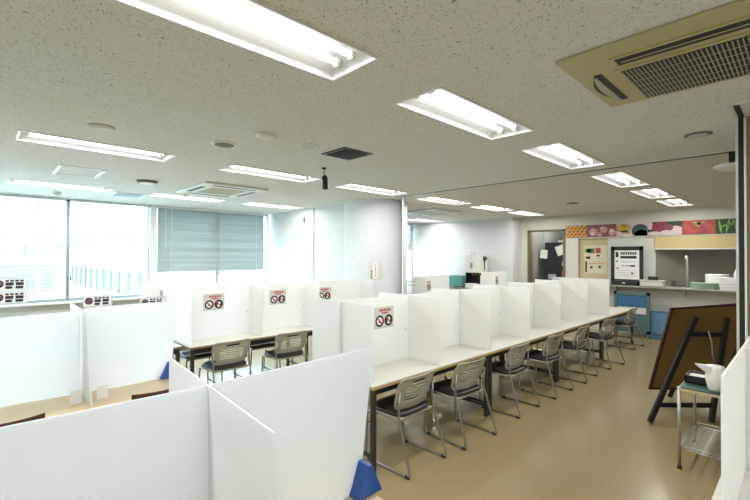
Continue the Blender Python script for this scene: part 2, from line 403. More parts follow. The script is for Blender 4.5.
# ------------------------------------------------------------------ ceiling fixtures
TUBE = bpy.data.lights.new('tube_light', 'AREA'); TUBE.shape = 'RECTANGLE'; TUBE.size = 1.08; TUBE.size_y = .026
TUBE.energy = 4.4; TUBE.color = (1.0, 1.0, .97)
def fixture(label, x, y):
    t = thing('ceiling_light', label, 'ceiling light', (x + FL / 2, y + FWD / 2, CEIL), 0, 'recessed twin-tube ceiling lights')
    a, b = FL / 2, FWD / 2; e = .012
    # flange
    fr = MB().box(-a - e, a + e, -b - e, -b, -.008, .004).box(-a - e, a + e, b, b + e, -.008, .004).box(-a - e, -a, -b, b, -.008, .004).box(a, a + e, -b, b, -.008, .004)
    fr.build('flange', M['lamp_white'], t)
    zt = .10; ia, ib = a - .05, b - .09
    MB().add([(-a, -b, 0), (a, -b, 0), (a, b, 0), (-a, b, 0), (-ia, -ib, zt), (ia, -ib, zt), (ia, ib, zt), (-ia, ib, zt)],
             [(0, 1, 5, 4), (1, 2, 6, 5), (2, 3, 7, 6), (3, 0, 4, 7), (4, 5, 6, 7)]).build('reflector', M['lamp_white'], t)
    for s in (-1, 1):
        MB().tube([(-ia + .025, s * .062, .035), (ia - .025, s * .062, .035)], .0165, 10).build('tube_lamp', M['tube'], t)
        lo = bpy.data.objects.new('tube_light', TUBE); COL.objects.link(lo); lo.parent = t; lo.location = (0, s * .062, .0175)
        for q in (-1, 1):
            MB().tube([(q * (ia - .028), s * .062, .035), (q * (ia + .005), s * .062, .035)], .024, 12).build('lamp_socket', M['socket'], t)
    return t
ords = ['nearest', 'second', 'third', 'fourth', 'fifth', 'farthest']
first = fixture('twin-tube ceiling light at the top, nearest of the row above the aisle', LX_R[0], 1.575)
def fx(x, y, label): return dup(first, (x + FL / 2, y + FWD / 2, CEIL), 0, label)
far_ = ['', 'second of the aisle row, left of the large ivory air conditioner', 'third light of the aisle row, last one before the dark ceiling rail', 'fourth light of the aisle row, just beyond the dark ceiling rail', 'fifth light of the aisle row, second beyond the dark ceiling rail', 'farthest light of the aisle row, nearest the vegetable pictures']
for i in range(1, 6): fx(LX_R[i], 1.575, 'white ceiling light, ' + far_[i])
mid_ = ['leftmost of the middle row, above the left corrugated screen', 'second light of the middle row, left of the hanging black lamp', 'third light of the middle row, touching the top of the round column', 'fourth light of the middle row, just beyond the dark ceiling rail', 'fifth light of the middle row, second beyond the ceiling rail', 'farthest light of the middle row, above the kitchen doorway']
for i in range(6): fx(LX_M[i], 4.61, 'white ceiling light, ' + mid_[i])
w_ = ['leftmost light of the window row, above the left window', 'second light of the window row, above the middle blind', 'third light of the window row, beside the white end wall', 'nearer of two seen past the column in the window row', 'beside the far white wall, last of the window row']
for i in range(5): fx(LX_W[i], 7.70, 'white ceiling light, ' + w_[i])
for x, y, n in ((-1.54, 1.575, 'aisle'), (-1.58, 4.61, 'middle'), (-1.54, 7.70, 'window')):  # unseen lights behind the camera, added to light the near room
    fx(x, y, 'added unseen ceiling light of the %s row, behind the camera position' % n)

for x, n in ((-1.54, 'first'), (.26, 'second'), (2.06, 'third')):  # unseen row right of the camera, added to lift ceiling and floor
    fx(x, -1.46, 'added unseen ceiling light right of the camera position, %s of its row' % n)
# air conditioner, right
t = thing('air_conditioner', 'large aged ivory ceiling air conditioner with black grille at top right', 'air conditioner', (2.68, .25, CEIL))
b_ = MB().box(-.46, .46, -.68, .68, -.022, -.0005); b_.build('panel', M['acyel'], t, .006)
box(-.305, -.215, -.62, .44, -.027, -.0215).build('air_slot', M['black'], t)
MB().box(-.258, -.252, -.60, .42, -.031, -.027).build('slot_vane', M['acyel'], t)
box(-.325, -.305, -.64, .46, -.028, -.022).box(-.215, -.195, -.64, .46, -.028, -.022).build('slot_rim', M['acyel'], t, .002)
box(-.16, .43, -.64, .49, -.030, -.022).build('grille_frame', M['acyel'], t, .004)
box(-.135, .40, -.62, .455, -.033, -.0295).build('grille_backing', M['black'], t)
gr = MB()
for k in range(56):
    y = -.61 + k * .0192; gr.box(-.135, .40, y, y + .005, -.038, -.033)
for k in range(5):
    x = -.05 + k * .09; gr.box(x, x + .004, -.62, .455, -.040, -.038)
gr.build('grille_bars', M['grille'], t)
pr = []
for k in range(15): a = k / 14; pr.append((-.16 + .50 * a, .585 + .06 * math.sin(PI * a)))
pr += [(.34, .545), (-.16, .545)]
MB().prism(pr, -.026, -.021).build('end_outlet', M['black'], t)
MB().prism([(x * .92 + .007, .60 + (y - .60) * .45) for x, y in pr], -.034, -.026).build('end_louvre', M['grille'], t, .003)
# left cassette air conditioner
def cassette(label, x, y, sx, sy):
    t = thing('air_conditioner', label, 'air conditioner', (x, y, CEIL))
    box(-sx, sx, -sy, sy, -.03, -.0005).build('panel', M['acwhite'], t, .008)
    box(-sx * .55, sx * .55, -sy * .52, sy * .52, -.036, -.03).build('intake_grille', M['acgrille'], t, .003)
    for q in (-1, 1):
        box(-sx * .68, sx * .68, q * sy * .8 - .035, q * sy * .8 + .035, -.034, -.0295).build('air_slot', M['black'], t)
        box(q * sx * .82 - .035, q * sx * .82 + .035, -sy * .5, sy * .5, -.034, -.0295).build('air_slot', M['black'], t)
    return t
cassette('square ivory ceiling air conditioner with khaki grille near the middle blind', 2.80, 6.55, .50, .62)
cassette('pale ceiling air conditioner beyond the rail, right of the column top', 7.75, 6.3, .52, .6)
# vents, hatches, discs
def disc(name, label, cat, x, y, r, m1, m2=None, drop=.02):
    t = thing(name, label, cat, (x, y, CEIL))
    MB().lathe([(0.0001, -drop), (r * .8, -drop), (r, -.006), (r, .002), (r*.9, .002)], (0, 0, 0), 28).build('rim', m1, t)
    if m2: MB().lathe([(0.0001, -drop - .004), (r * .64, -drop - .004), (r * .75, -drop + .001)], (0, 0, 0), 28).build('cover', m2, t)
    return t
dk = mat('speaker_mesh_grey', (.16, .15, .12), rough=.7)
disc('ceiling_speaker', 'round dark grey ceiling speaker between the near and window-side lights', 'speaker', 1.65, 3.81, .125, M['acwhite'], dk, .012)
disc('smoke_detector', 'small round white smoke detector right of the dark round speaker', 'smoke detector', 1.79, 3.27, .085, M['acwhite'], M['socket'], .03)
disc('ceiling_cover_plate', 'flat white ring cap between smoke detector and dark square vent', 'cap', 2.26, 3.31, .10, M['acwhite'], M['wallg'], .01)
disc('ceiling_cover_plate', 'faint pale round cap above the leftmost middle-row light', 'cap', .70, 4.01, .10, M['wallg'], M['wallk'], .008)
disc('ceiling_speaker', 'round dark-rimmed ceiling diffuser left of the square air conditioner', 'diffuser', 1.70, 6.52, .14, dk, M['acwhite'], .035)
disc('ceiling_speaker', 'small dark round ceiling speaker beside the right pillar', 'speaker', 4.44, .64, .10, dk, M['wallg'], .014)
disc('ceiling_speaker', 'small dark round speaker in the ceiling above the kitchen doorway', 'speaker', 8.45, 3.2, .12, dk, dk, .014)
disc('ceiling_diffuser', 'white round air diffuser beyond the rail, partly behind the right pillar', 'diffuser', 6.25, .52, .24, M['acwhite'], M['acwhite'], .04)
disc('heat_detector', 'small dark dome detector above the left window', 'detector', .91, 8.77, .07, M['acwhite'], dk, .04)
disc('heat_detector', 'tiny white dome detector left of the kitchen doorway ceiling', 'detector', 7.9, 4.0, .045, M['acwhite'], M['acwhite'], .04)
disc('heat_detector', 'small white dome detector beside the second window-row light', 'detector', 2.55, 7.45, .05, M['acwhite'], M['socket'], .04)
t = thing('ceiling_vent', 'dark square ceiling vent with brown frame left of centre', 'vent', (2.72, 3.28, CEIL))
box(-.19, .19, -.19, .19, -.010, .003).build('frame', M['metal'], t)
box(-.15, .15, -.15, .15, -.013, -.009).build('mesh', M['black'], t)
v = MB()
for k in range(9): v.box(-.15, .15, -.145 + k * .034, -.137 + k * .034, -.02, -.013)
v.build('slats', M['metal'], t)
t = thing('ceiling_hatch', 'flush square access hatch with thin white rim above the left window', 'hatch', (.88, 6.4, CEIL))
box(-.24, .24, -.34, -.32, -.008, .002).box(-.24, .24, .32, .34, -.008, .002).box(-.24, -.21, -.34, .34, -.008, .002).box(.21, .24, -.34, .34, -.008, .002).build('rim', M['whitemetal'], t)
t = thing('ceiling_vent', 'long pale slotted vent beside the leftmost window-row light', 'vent', (1.85, 8.28, CEIL))
box(-.24, .24, -.24, .24, -.008, .002).build('frame', M['whitemetal'], t)
v = MB()
for k in range(8): v.box(-.2, .2, -.2 + k * .05, -.18 + k * .05, -.018, -.008)
v.build('slats', M['alu'], t)
t = thing('hanging_lamp', 'small black cylinder spotlight hanging from the ceiling at centre', 'spotlight', (2.97, 4.01, CEIL))
MB().lathe([(.03, -.012), (.03, .002), (.0001, .002)], (0, 0, 0), 16).build('ceiling_rose', M['black'], t)
MB().tube([(0, 0, 0), (0, 0, -.10)], .006, 8).build('stem', M['metal'], t)
MB().tube([(0, 0, -.095), (0.005, -.005, -.11), (.01, -.01, -.25), (.01, -.01, -.26)], [.02, .036, .036, .028], 16).build('shade', M['black'], t)

# ------------------------------------------------------------------ tables
def table(name, label, x0, x1, y0, y1, top, edge, legm, legs=None, style='mid', z=.72, group=None, rightround=False):
    cx, cy_ = (x0 + x1) / 2, (y0 + y1) / 2
    t = thing(name, label, 'table', (cx, cy_, 0), 0, group)
    a, b = (x1 - x0) / 2 - .002, (y1 - y0) / 2
    if rightround:
        r = .09; poly = [(-a, -b)]
        for k in range(7): q = -PI / 2 + k * PI / 12; poly.append((a - r + r * math.cos(q), -b + r + r * math.sin(q)))
        for k in range(7): q = k * PI / 12; poly.append((a - r + r * math.cos(q), b - r + r * math.sin(q)))
        poly.append((-a, b))
        MB().prism(poly, z - .028, z).build('tabletop', top, t, .004)
    else:
        MB().box(-a, a, -b, b, z - .012, z).build('tabletop', top, t)
        MB().box(-a, a, -b, b, z - .032, z - .0125).build('edge_band', edge, t)
    MB().box(-a + .05, a - .05, -b + .06, -b + .08, z - .10, z - .032).box(-a + .05, a - .05, b - .08, b - .06, z - .10, z - .032).box(-a + .05, a - .05, -.02, .02, z - .08, z - .032).build('apron', M['black'], t)
    for sx in (-1, 1):
        for sy_ in (-1, 1):
            px, py = sx * (a - .035), sy_ * (b - .035)
            MB().box(px - .02, px + .02, py - .02, py + .02, 0, z - .032).build('leg', legm, t, .004)
        MB().box(sx * (a - .035) - .012, sx * (a - .035) + .012, -b + .05, b - .05, .11, .135).build('foot_rail', legm, t)
    return t
names = ['nearest of the long aisle row', 'second of the long aisle row', 'third of the long aisle row', 'farthest of the long aisle row, without a screen']
for i, (x0, x1) in enumerate([(2.33, 4.15), (4.15, 5.97), (5.97, 7.87), (7.87, 9.73)]):
    table('dining_table', 'pale-topped table with yellow wooden edge, ' + names[i], x0, x1, 2.46, 3.38, M['top'], M['topedge'], M['metal'], group='tables of the long aisle row')
for i, (x0, x1, l) in enumerate([(1.76, 3.58, 'behind the corrugated screens, left end of the back row'), (3.58, 5.0, 'in front of the round column'), (6.1, 7.5, 'beyond the column, nearer one'), (8.3, 9.9, 'beyond the column, in front of the coffee machine')]):
    table('dining_table', 'pale table with brown edge, ' + l, x0, x1, 4.95, 5.75 if i != 1 else 5.34, M['top'], M['brownedge'], M['metal'], group='tables of the back row')
table('dining_table', 'pale table at the far left under the two prohibition notices', -1.3, .52, 4.95, 5.75, M['top'], M['brownedge'], M['metal'], group='tables of the back row')
table('dining_table', 'light wood table under the nearest corrugated screen', -1.3, 1.30, 1.0, 1.84, M['lightwood'], M['topedge'], M['metal'], rightround=True)
table('dining_table', 'light wood table under the corrugated screen by the left window', -1.6, 1.28, 3.46, 4.38, M['lightwood'], M['topedge'], M['metal'], rightround=False)
table('dining_table', 'pale table at the right edge under the small white screen', .6, 3.35, -.62, .30, M['top'], M['topedge'], M['metal'], style='r')

# ------------------------------------------------------------------ notices (drawn on a card facing -Y, origin at its lower left corner)
def circle_ring(mb, cx, cz, r0, r1, y0, y1, n=20):
    o = [(cx + r1 * math.cos(2 * PI * k / n), cz + r1 * math.sin(2 * PI * k / n)) for k in range(n)]
    i = [(cx + r0 * math.cos(2 * PI * k / n), cz + r0 * math.sin(2 * PI * k / n)) for k in range(n)]
    for k in range(n):
        q = (k + 1) % n
        mb.add([(o[k][0], y0, o[k][1]), (o[q][0], y0, o[q][1]), (i[q][0], y0, i[q][1]), (i[k][0], y0, i[k][1])], [(0, 1, 2, 3)])
def notice(parent, x, y, z, w=.27, h=.21):
    """pale card with a red heading and two black prohibition rings"""
    c = box(x, x + w, y - .003, y, z, z + h).build('notice_card', M['papergrey'], parent)
    c['label'] = 'pale card with red heading and two black rings'
    yy = y - .0036
    hd = MB()
    xx = x + .07
    for ww in (.03, .022, .028, .022, .028):
        hd.add([(xx, yy, z + h - .045), (xx + ww, yy, z + h - .045), (xx + ww, yy, z + h - .02), (xx, yy, z + h - .02)], [(0, 1, 2, 3)]); xx += ww + .006
    xx = x + .10
    for ww in (.025, .03, .025):
        hd.add([(xx, yy, z + h - .07), (xx + ww, yy, z + h - .07), (xx + ww, yy, z + h - .052), (xx, yy, z + h - .052)], [(0, 1, 2, 3)]); xx += ww + .005
    hd.build('heading', M['red'], c)
    for n_, cx in enumerate((x + .073, x + .198)):
        cz = z + .073; r = .060
        wd = MB(); circle_ring(wd, cx, cz, 0.0, r + .006, yy, yy); wd.build('ring_disc', M['paper'], c)
        rg = MB(); circle_ring(rg, cx, cz, r * .64, r, yy - .0005, 0)
        if n_ == 0:
            rg.add([(cx - .012, yy - .0006, cz - .02), (cx + .02, yy - .0006, cz - .02), (cx + .014, yy - .0006, cz + .002), (cx - .012, yy - .0006, cz + .004)], [(0, 1, 2, 3)])
        rg.build('ring', M['ink'], c)
        if n_ == 1:
            fl = MB(); circle_ring(fl, cx, cz, 0, r * .64, yy - .0005, 0); fl.build('ring_fill', M['ink'], c)
            hp = MB().prism([(cx - .018, cz - .035), (cx + .014, cz - .035), (cx + .012, cz - .012), (cx + .024, cz + .004), (cx + .016, cz + .03), (cx - .008, cz + .034), (cx - .004, cz + .01), (cx - .016, cz)], yy - .0012, yy - .0006, 'y'); hp.build('head_symbol', M['paper'], c)
        s = .7071 * r * .8; q = .006
        MB().add([(cx - s - q, yy - .0015, cz + s - q), (cx - s + q, yy - .0015, cz + s + q), (cx + s + q, yy - .0015, cz - s + q), (cx + s - q, yy - .0015, cz - s - q)], [(0, 1, 2, 3)]).build('slash', M['red'], c)
    return c

# ------------------------------------------------------------------ white divider screens
PT = 1.385
def screen(label, x0, x1, ys_, crosses, yc0, yc1, signs=(), z0=.722, top=PT, group='white divider screens on the tables', skew=0):
    t = thing('divider_screen', label, 'screen', ((x0 + x1) / 2, ys_, z0), 0, group)
    ox, oy = (x0 + x1) / 2, ys_
    h = top - z0
    box(x0 - ox, x1 - ox, -.005, .005, 0, h).build('centre_panel', M['panel'], t)
    for cx in crosses:
        sk = random.uniform(-.012, .012)
        r_ = Matrix.Rotation(sk, 3, 'Z')
        mb = MB()
        for a_, b_ in ((yc0 - oy, -.006), (.006, yc1 - oy)):
            if b_ - a_ < .05: continue
            n0 = len(mb.v); mb.box(-.0045, .0045, a_, b_, 0, h - .004, r_)
            for k in range(n0, len(mb.v)): v_ = mb.v[k]; mb.v[k] = (v_[0] + cx - ox, v_[1], v_[2])
        mb.build('cross_panel', M['panel'], t)
        st = MB()
        for zz in (.30,):
            st.lathe([(.0001, -.011), (.008, -.011), (.008, .0)], (cx - ox + .04, 0, zz), 10, 'y')
            if cx - .05 > x0: st.lathe([(.0001, -.009), (.008, -.009), (.008, .0)], (cx - ox - .04, 0, zz), 10, 'y')
        st.build('fastener', M['steel'], t)
    for sx in signs: notice(t, sx - ox, -.0055, .355 if len(crosses) else .3)
    return t
screen('white divider screen with notice, nearest of the aisle row', 2.33, 4.15, 2.92, [2.36, 3.27], 2.50, 3.36, [2.77])
screen('white divider screen, second of the aisle row', 4.16, 6.10, 2.92, [4.21, 5.18], 2.50, 3.36)
screen('white divider screen, third of the aisle row', 6.11, 7.13, 2.92, [6.17], 2.50, 3.36)
screen('white divider screen at the far end of the aisle row', 7.14, 8.30, 2.92, [7.17, 8.24], 2.48, 3.36)
screen('white divider screen with notice, left end of the back row', 1.80, 2.73, 5.35, [1.79, 2.70], 4.99, 5.72, [2.06])
screen('white divider screen with notice, second of the back row', 2.78, 3.66, 5.35, [3.62], 4.99, 5.72, [3.00])
screen('white divider screen with notice in front of the round column', 3.70, 4.72, 5.30, [4.70], 4.97, 5.33, [3.80])
screen('white divider screen with notice beyond the column, left of the teal crates', 6.10, 7.32, 5.35, [6.13], 4.99, 5.36, [6.42])
screen('white divider screen with notice below the coffee machine', 8.60, 9.80, 5.35, [8.62], 4.99, 5.36, [9.10], top=1.40)

# corrugated plastic screens in front (slightly slanting because they only slot together)
def corr_panel(parent, name, p, z0, lean=(0, 0)):
    """upright sheet given by its lower line (x0,y0)-(x1,y1), its top shifted by lean, height z"""
    (xa, ya), (xb, yb), za, zb = p
    d = Vector((xb - xa, yb - ya, 0)).normalized(); n = Vector((-d.y, d.x, 0)) * .0025
    vs = []
    for s in (-1, 1):
        for (x, y, z, l) in ((xa, ya, z0, 0), (xb, yb, z0, 0), (xb, yb, zb, 1), (xa, ya, za, 1)):
            lx = lean[0][0 if (x, y) == (xa, ya) else 1] if l else 0
            ly = lean[1][0 if (x, y) == (xa, ya) else 1] if l else 0
            vs.append((x + lx + n.x * s, y + ly + n.y * s, z))
    return MB().add(vs, [(3, 2, 1, 0), (4, 5, 6, 7), (0, 1, 5, 4), (1, 2, 6, 5), (2, 3, 7, 6), (3, 0, 4, 7)]).build(name, M['corr'], parent)
t = thing('corrugated_screen', 'large corrugated white plastic screen in the foreground, nearest the camera', 'screen', (0, 1.43, .722))
corr_panel(t, 'centre_panel', ((-1.25, .04), (.575, 0), .628, .628), 0, ((0, 0), (.01, 0)))
corr_panel(t, 'side_panel', ((.585, 0), (1.26, -.01), .628, .63), 0, ((0, .13), (.0, .05)))
corr_panel(t, 'cross_panel', ((.60, .50), (.56, -.50), .628, .628), 0, ((0, -.02), (0, 0)))
t = thing('corrugated_screen', 'large corrugated white plastic screen by the left window', 'screen', (0, 3.92, .722))
corr_panel(t, 'centre_panel', ((-1.5, .0), (.56, 0), .60, .635), 0, ((0, 0), (0, 0)))
corr_panel(t, 'side_panel', ((.58, -.02), (1.22, -.04), .655, .665), 0, ((0, .04), (0, .02)))
corr_panel(t, 'cross_panel', ((.58, .46), (.57, -.45), .62, .64), 0, ((.03, .0), (.45, .32)))
for x in (.50, .66): box(x - .035, x + .035, -.29, -.286, 0, .10).build('foot_tab', M['panel'], t)
def wedge(label, x, y, z, rz):
    t = thing('screen_clamp', label, 'clamp', (x, y, z), rz, 'blue triangular screen clamps')
    MB().prism([(-.075, 0), (.075, 0), (.012, .135), (-.012, .135)], -.045, .045, 'x').build('body', M['blue'], t, .004)
    MB().prism([(-.05, .02), (.05, .02), (.006, .10), (-.006, .10)], .0452, .047, 'x').build('end_face', mat('bright_blue_face', (.03, .14, .55), .4), t)
    return t
wedge('blue triangular clamp at the end of the foreground screen', 1.272, 1.40, .722, PI / 2)
wedge('blue triangular clamp at the end of the screen by the left window', 1.20, 3.88, .722, PI / 2)
# right-hand white screen
t = thing('divider_screen', 'white divider screen at the right edge beside the trolley', 'screen', (2.62, .224, .722), 0, 'white divider screens on the tables')
box(-.60, .76, -.004, .004, 0, .628).build('centre_panel', M['panel'], t)
box(.20, .208, -.50, -.006, 0, .61).build('cross_panel', M['panel'], t)

# clear acrylic holders with notices behind the left screen
def food_notice(parent, x, y, z):
    c = box(x, x + .27, y - .003, y, z, z + .125).build('notice_card', M['papergrey'], parent); yy = y - .004
    def quad(mb, x0, x1, z0, z1): mb.add([(x0, yy, z0), (x1, yy, z0), (x1, yy, z1), (x0, yy, z1)], [(0, 1, 2, 3)])
    w = MB(); quad(w, x + .01, x + .26, z + .012, z + .113); w.build('white_field', M['paper'], c)
    yy = y - .0045
    k = MB()
    for i in range(4): quad(k, x + .105 + i * .036, x + .105 + i * .036 + .026, z + .088, z + .106)
    for i in range(2): quad(k, x + .105 + i * .075, x + .165 + i * .075, z + .052, z + .082)
    for i in range(2): quad(k, x + .105 + i * .075, x + .155 + i * .082, z + .020, z + .046)
    k.build('lettering', M['ink'], c)
    r = MB(); circle_ring(r, x + .055, z + .068, .0, .036, yy, yy); r.build('ring_disc', mat('brown_ink', (.22, .10, .10), .6), c)
    yy = y - .005
    r = MB(); circle_ring(r, x + .055, z + .068, .027, .038, yy, yy)
    r.add([(x + .03, yy, z + .085), (x + .038, yy, z + .093), (x + .08, yy, z + .05), (x + .072, yy, z + .042)], [(0, 1, 2, 3)]); r.build('ring', M['ink'], c)
for x, z, n, lab in ((.06, 1.31, 2, 'clear acrylic stand holding two stacked notices at the far left window'), (.79, 1.22, 1, 'clear acrylic stand whose notice peeks over the left screen, left one'), (1.34, 1.165, 1, 'clear acrylic stand whose notice peeks over the left screen, right one')):
    t = thing('acrylic_stand', lab, 'notice stand', (0, 5.34, .722), 0, 'acrylic notice stands')
    yb = 0 if n == 2 else .05
    top = (z + n * .132) - .722
    box(x - .01, x + .29, yb, yb + .004, 0, top).build('clear_sheet', M['acrylic'], t)
    box(x + .0, x + .28, yb - .05, yb + .06, 0, .006).build('foot', M['acrylic'], t)
    for k in range(n): food_notice(t, x, yb - .0005, z - .722 + k * .13)
table('side_table', 'small pale table between the notice stands and the back row', .62, 1.72, 5.1, 5.7, M['top'], M['brownedge'], M['metal'])

# ------------------------------------------------------------------ chairs
def make_chair(label):
    t = thing('stacking_chair', label, 'chair', (0, 0, 0))
    # sled frame, one side each
    for s in (-1, 1):
        p = [(s * .222, -.135, .66), (s * .228, -.12, .47), (s * .25, -.27, .012), (s * .25, .24, .012), (s * .225, .255, .420), (s * .205, -.10, .430)]
        MB().tube(rounded(p, .05, 4), .0105, 8).build('side_frame', M['chrome'], t)
        for yy in (-.235, .19): MB().tube([(s * .25, yy - .02, .012), (s * .25, yy + .02, .012)], .0145, 8).build('glide', M['black'], t)
    MB().tube([(-.21, .12, .43), (.21, .12, .43)], .009, 8).tube([(-.21, -.12, .43), (.21, -.12, .43)], .009, 8).build('crossbar', M['chrome'], t)
    # seat
    n = 8; vs = []; fs = []
    sm = MB(); poly = []
    for k in range(24):
        a = 2 * PI * k / 24; c, s_ = math.cos(a), math.sin(a); e = .45
        poly.append((math.copysign(abs(c) ** e, c) * .225, .06 + math.copysign(abs(s_) ** e, s_) * .205))
    rings = [(.90, .438), (.985, .446), (1.0, .460), (.97, .474), (.80, .480), (.4, .476)]
    for f, z in rings:
        for x, y in poly: vs.append((x * f, .06 + (y - .06) * f, z))
    for i in range(len(rings) - 1):
        for k in range(24): q = (k + 1) % 24; fs.append((i * 24 + k, i * 24 + q, (i + 1) * 24 + q, (i + 1) * 24 + k))
    fs.append(tuple(range(23, -1, -1))); fs.append(tuple((len(rings) - 1) * 24 + k for k in range(24)))
    sm.add(vs, fs, True); sm.build('seat', M['seat'], t)
    MB().box(-.218, .218, -.13, .25, .416, .440).build('seat_pan', M['shell'], t, .006)
    # backrest shell with handle and vent slots
    nx, nz = 22, 22; W, Z0, Z1 = .242, .488, .772
    bm_ = MB(); idx = {}
    def P(i, j):
        if (i, j) in idx: return idx[i, j]
        u = -1 + 2 * i / nx; v = j / nz
        w = W * (1 - .10 * (1 - v) ** 2) * (1 if v < .9 else 1 - .02 * ((v - .9) / .1))
        zz = Z0 + (Z1 - Z0) * v
        rc = max(0, abs(u) - .84) / .16
        if v > .5: zz -= rc ** 2 * .030 * (v - .5) * 2
        else: zz += rc ** 2 * .045 * (.5 - v) * 2
        y = -.10 - .075 * v + .040 * u * u - .012 * max(0, v - .88) / .12
        bm_.v.append((u * w, y, zz)); idx[i, j] = len(bm_.v) - 1; return idx[i, j]
    for i in range(nx):
        for j in range(nz):
            slot = (j in (6, 8, 10, 12, 14) and 4 <= i < nx - 4 and not (j == 14 and not 5 <= i < nx - 5)) or (j in (17, 18) and 7 <= i < nx - 7)
            if slot: continue
            bm_.f.append((P(i, j), P(i + 1, j), P(i + 1, j + 1), P(i, j + 1))); bm_.sm.append(True)
    o = bm_.build('backrest', M['shell'], t, solid=.008)
    for s in (-1, 1):
        MB().tube([(s * .200, -.08, .55), (s * .200, -.115, .55)], .009, 8).build('bolt', M['black'], t)
    return t
near_lab = ['nearest chair of the aisle-side row', 'second chair of the aisle-side row', 'third chair of the aisle-side row', 'fourth chair of the aisle-side row', 'fifth chair of the aisle-side row', 'sixth chair of the aisle-side row', 'farthest chair of the aisle-side row, beyond the last screen']
near = [(2.74, 2.475, .03), (3.51, 2.43, -.05), (4.56, 2.46, .02), (5.48, 2.43, -.02), (6.42, 2.42, .04), (7.50, 2.38, -.10), (9.36, 2.53, -.05)]
D = 'grey-beige slotted-back chair with black seat, '
ch = make_chair(D + near_lab[0]); ch.location = (near[0][0], near[0][1], 0); ch.rotation_euler = (0, 0, near[0][2]); ch['group'] = 'chairs along the aisle side'
for (x, y, r_), l in zip(near[1:], near_lab[1:]): dup(ch, (x, y, 0), r_, D + l, 'chairs along the aisle side')
for i, x in enumerate([2.8, 3.68, 4.7, 5.58, 6.6, 7.45, 8.9]):
    dup(ch, (x, 3.42, 0), PI + random.uniform(-.05, .05), D + ['nearest', 'second', 'third', 'fourth', 'fifth', 'sixth', 'farthest'][i] + ' across the aisle-row tables, facing the aisle', 'chairs on the far side of the aisle-row tables')
for (x, y, r_), l in zip([(2.18, 4.90, .03), (3.02, 4.90, -.03), (3.95, 4.90, .0)], ['left one in front of the back row', 'right one in front of the back row', 'in front of the column, behind the aisle screens']):
    dup(ch, (x, y, 0), r_, D + l, 'chairs in front of the back row')
for x, l in zip([2.15, 3.05], ['left one behind the back row table', 'right one behind the back row table']):
    dup(ch, (x, 5.78, 0), PI, D + l, 'chairs behind the back row')
# plywood chairs tucked under the left light wood table: only their top edges show
def ply(x, label):
    t = thing('plywood_chair', label, 'chair', (x, 3.52, 0), 0, 'plywood chairs at the left table')
    pr = []
    for k in range(13): u = -1 + k / 6; pr.append((u * .19, .05 * u * u - .13))
    poly = pr + [(a, b + .012) for a, b in reversed(pr)]
    MB().prism(poly, .52, .762).build('backrest', M['chairwood'], t, .003)
    box(-.19, .19, -.10, .26, .43, .455).build('seat', M['chairwood'], t, .008)
    for sx in (-1, 1):
        MB().tube([(sx * .17, -.09, .60), (sx * .18, -.12, 0)], .012, 8).build('leg', M['metal'], t)
        MB().tube([(sx * .17, .22, .44), (sx * .18, .25, 0)], .012, 8).build('leg', M['metal'], t)
ply(.12, 'dark plywood chair at the left table, left one'); ply(1.0, 'dark plywood chair at the left table, right one')

# ------------------------------------------------------------------ easel with board seen from behind
# local frame: x = right as seen, y = away from the viewer
ang = math.atan2(-.690, .7236)
A = Matrix.Rotation(ang, 3, 'Z')
e = thing('easel', 'dark wooden easel standing in the aisle by the right pillar', 'easel', (5.45, .945, 0), ang)
def beam(p, q, w, dpt, name, par, m):
    p, q = Vector(p), Vector(q); d = (q - p); L_ = d.length; d.normalize()
    yv = Vector((0, 1, 0)); yv = (yv - d * yv.dot(d)).normalized(); xv = yv.cross(d)
    vs = []
    for s, o in ((0, p), (1, q)):
        for a, b in ((-1, -1), (1, -1), (1, 1), (-1, 1)): vs.append(o + xv * a * w / 2 + yv * b * dpt / 2)
    return MB().add(vs, [(0, 1, 2, 3), (4, 7, 6, 5), (0, 4, 5, 1), (1, 5, 6, 2), (2, 6, 7, 3), (3, 7, 4, 0)]).build(name, m, par, .006)
LF, RF, LT, RT = (-.335, 0, .02), (.325, 0, .02), (.38, .27, 1.11), (.73, .27, 1.10)
beam(LF, LT, .055, .035, 'leg', e, M['darkwood']); beam(RF, RT, .055, .035, 'leg', e, M['darkwood'])
def lerp(a, b, t_): return tuple(a[i] + (b[i] - a[i]) * t_ for i in range(3))
beam(lerp(LF, LT, .155), lerp(RF, RT, .155), .05, .025, 'crossbar', e, M['darkwood'])
beam(lerp(LF, LT, .83), lerp(RF, RT, .83), .055, .025, 'crossbar', e, M['darkwood'])
beam((.45, .80, .02), (.58, .42, 1.1), .05, .03, 'front_leg', e, M['darkwood'])
MB().tube([(.47, .21, .96), (.49, .19, .84), (.48, .17, .70), (.50, .16, .60)], .006, 6).build('cord', M['steel'], e)
bd = thing('notice_board', 'tan board with dark red rim leaning on the easel, seen from behind', 'board', (5.45, .945, 0), ang)
# board plane: bottom y=.60 z=.16, top y=.34 z=1.22
def bp(x, v): return (x + .06 * v, .62 - .30 * v, .17 + 1.04 * v + .07 * v * (x - .1))
def slab(x0, x1, v0, v1, th, off, name, m):
    vs = []
    for s in (0, 1):
        for x, v_ in ((x0, v0), (x1, v0), (x1, v1), (x0, v1)):
            a = bp(x, v_); vs.append((a[0], a[1] + off + s * th, a[2]))
    return MB().add(vs, [(0, 3, 2, 1), (4, 5, 6, 7), (0, 1, 5, 4), (1, 2, 6, 5), (2, 3, 7, 6), (3, 0, 4, 7)]).build(name, m, bd)
BX0, BX1 = .07, 1.0
slab(BX0 + .02, BX1 - .02, .02, .98, .012, 0, 'panel', M['board'])
for a_ in ((BX0, BX0 + .025, 0, 1), (BX1 - .025, BX1, 0, 1), (BX0, BX1, 0, .025), (BX0, BX1, .975, 1)): slab(*a_, .03, -.01, 'rim', M['boardedge'])

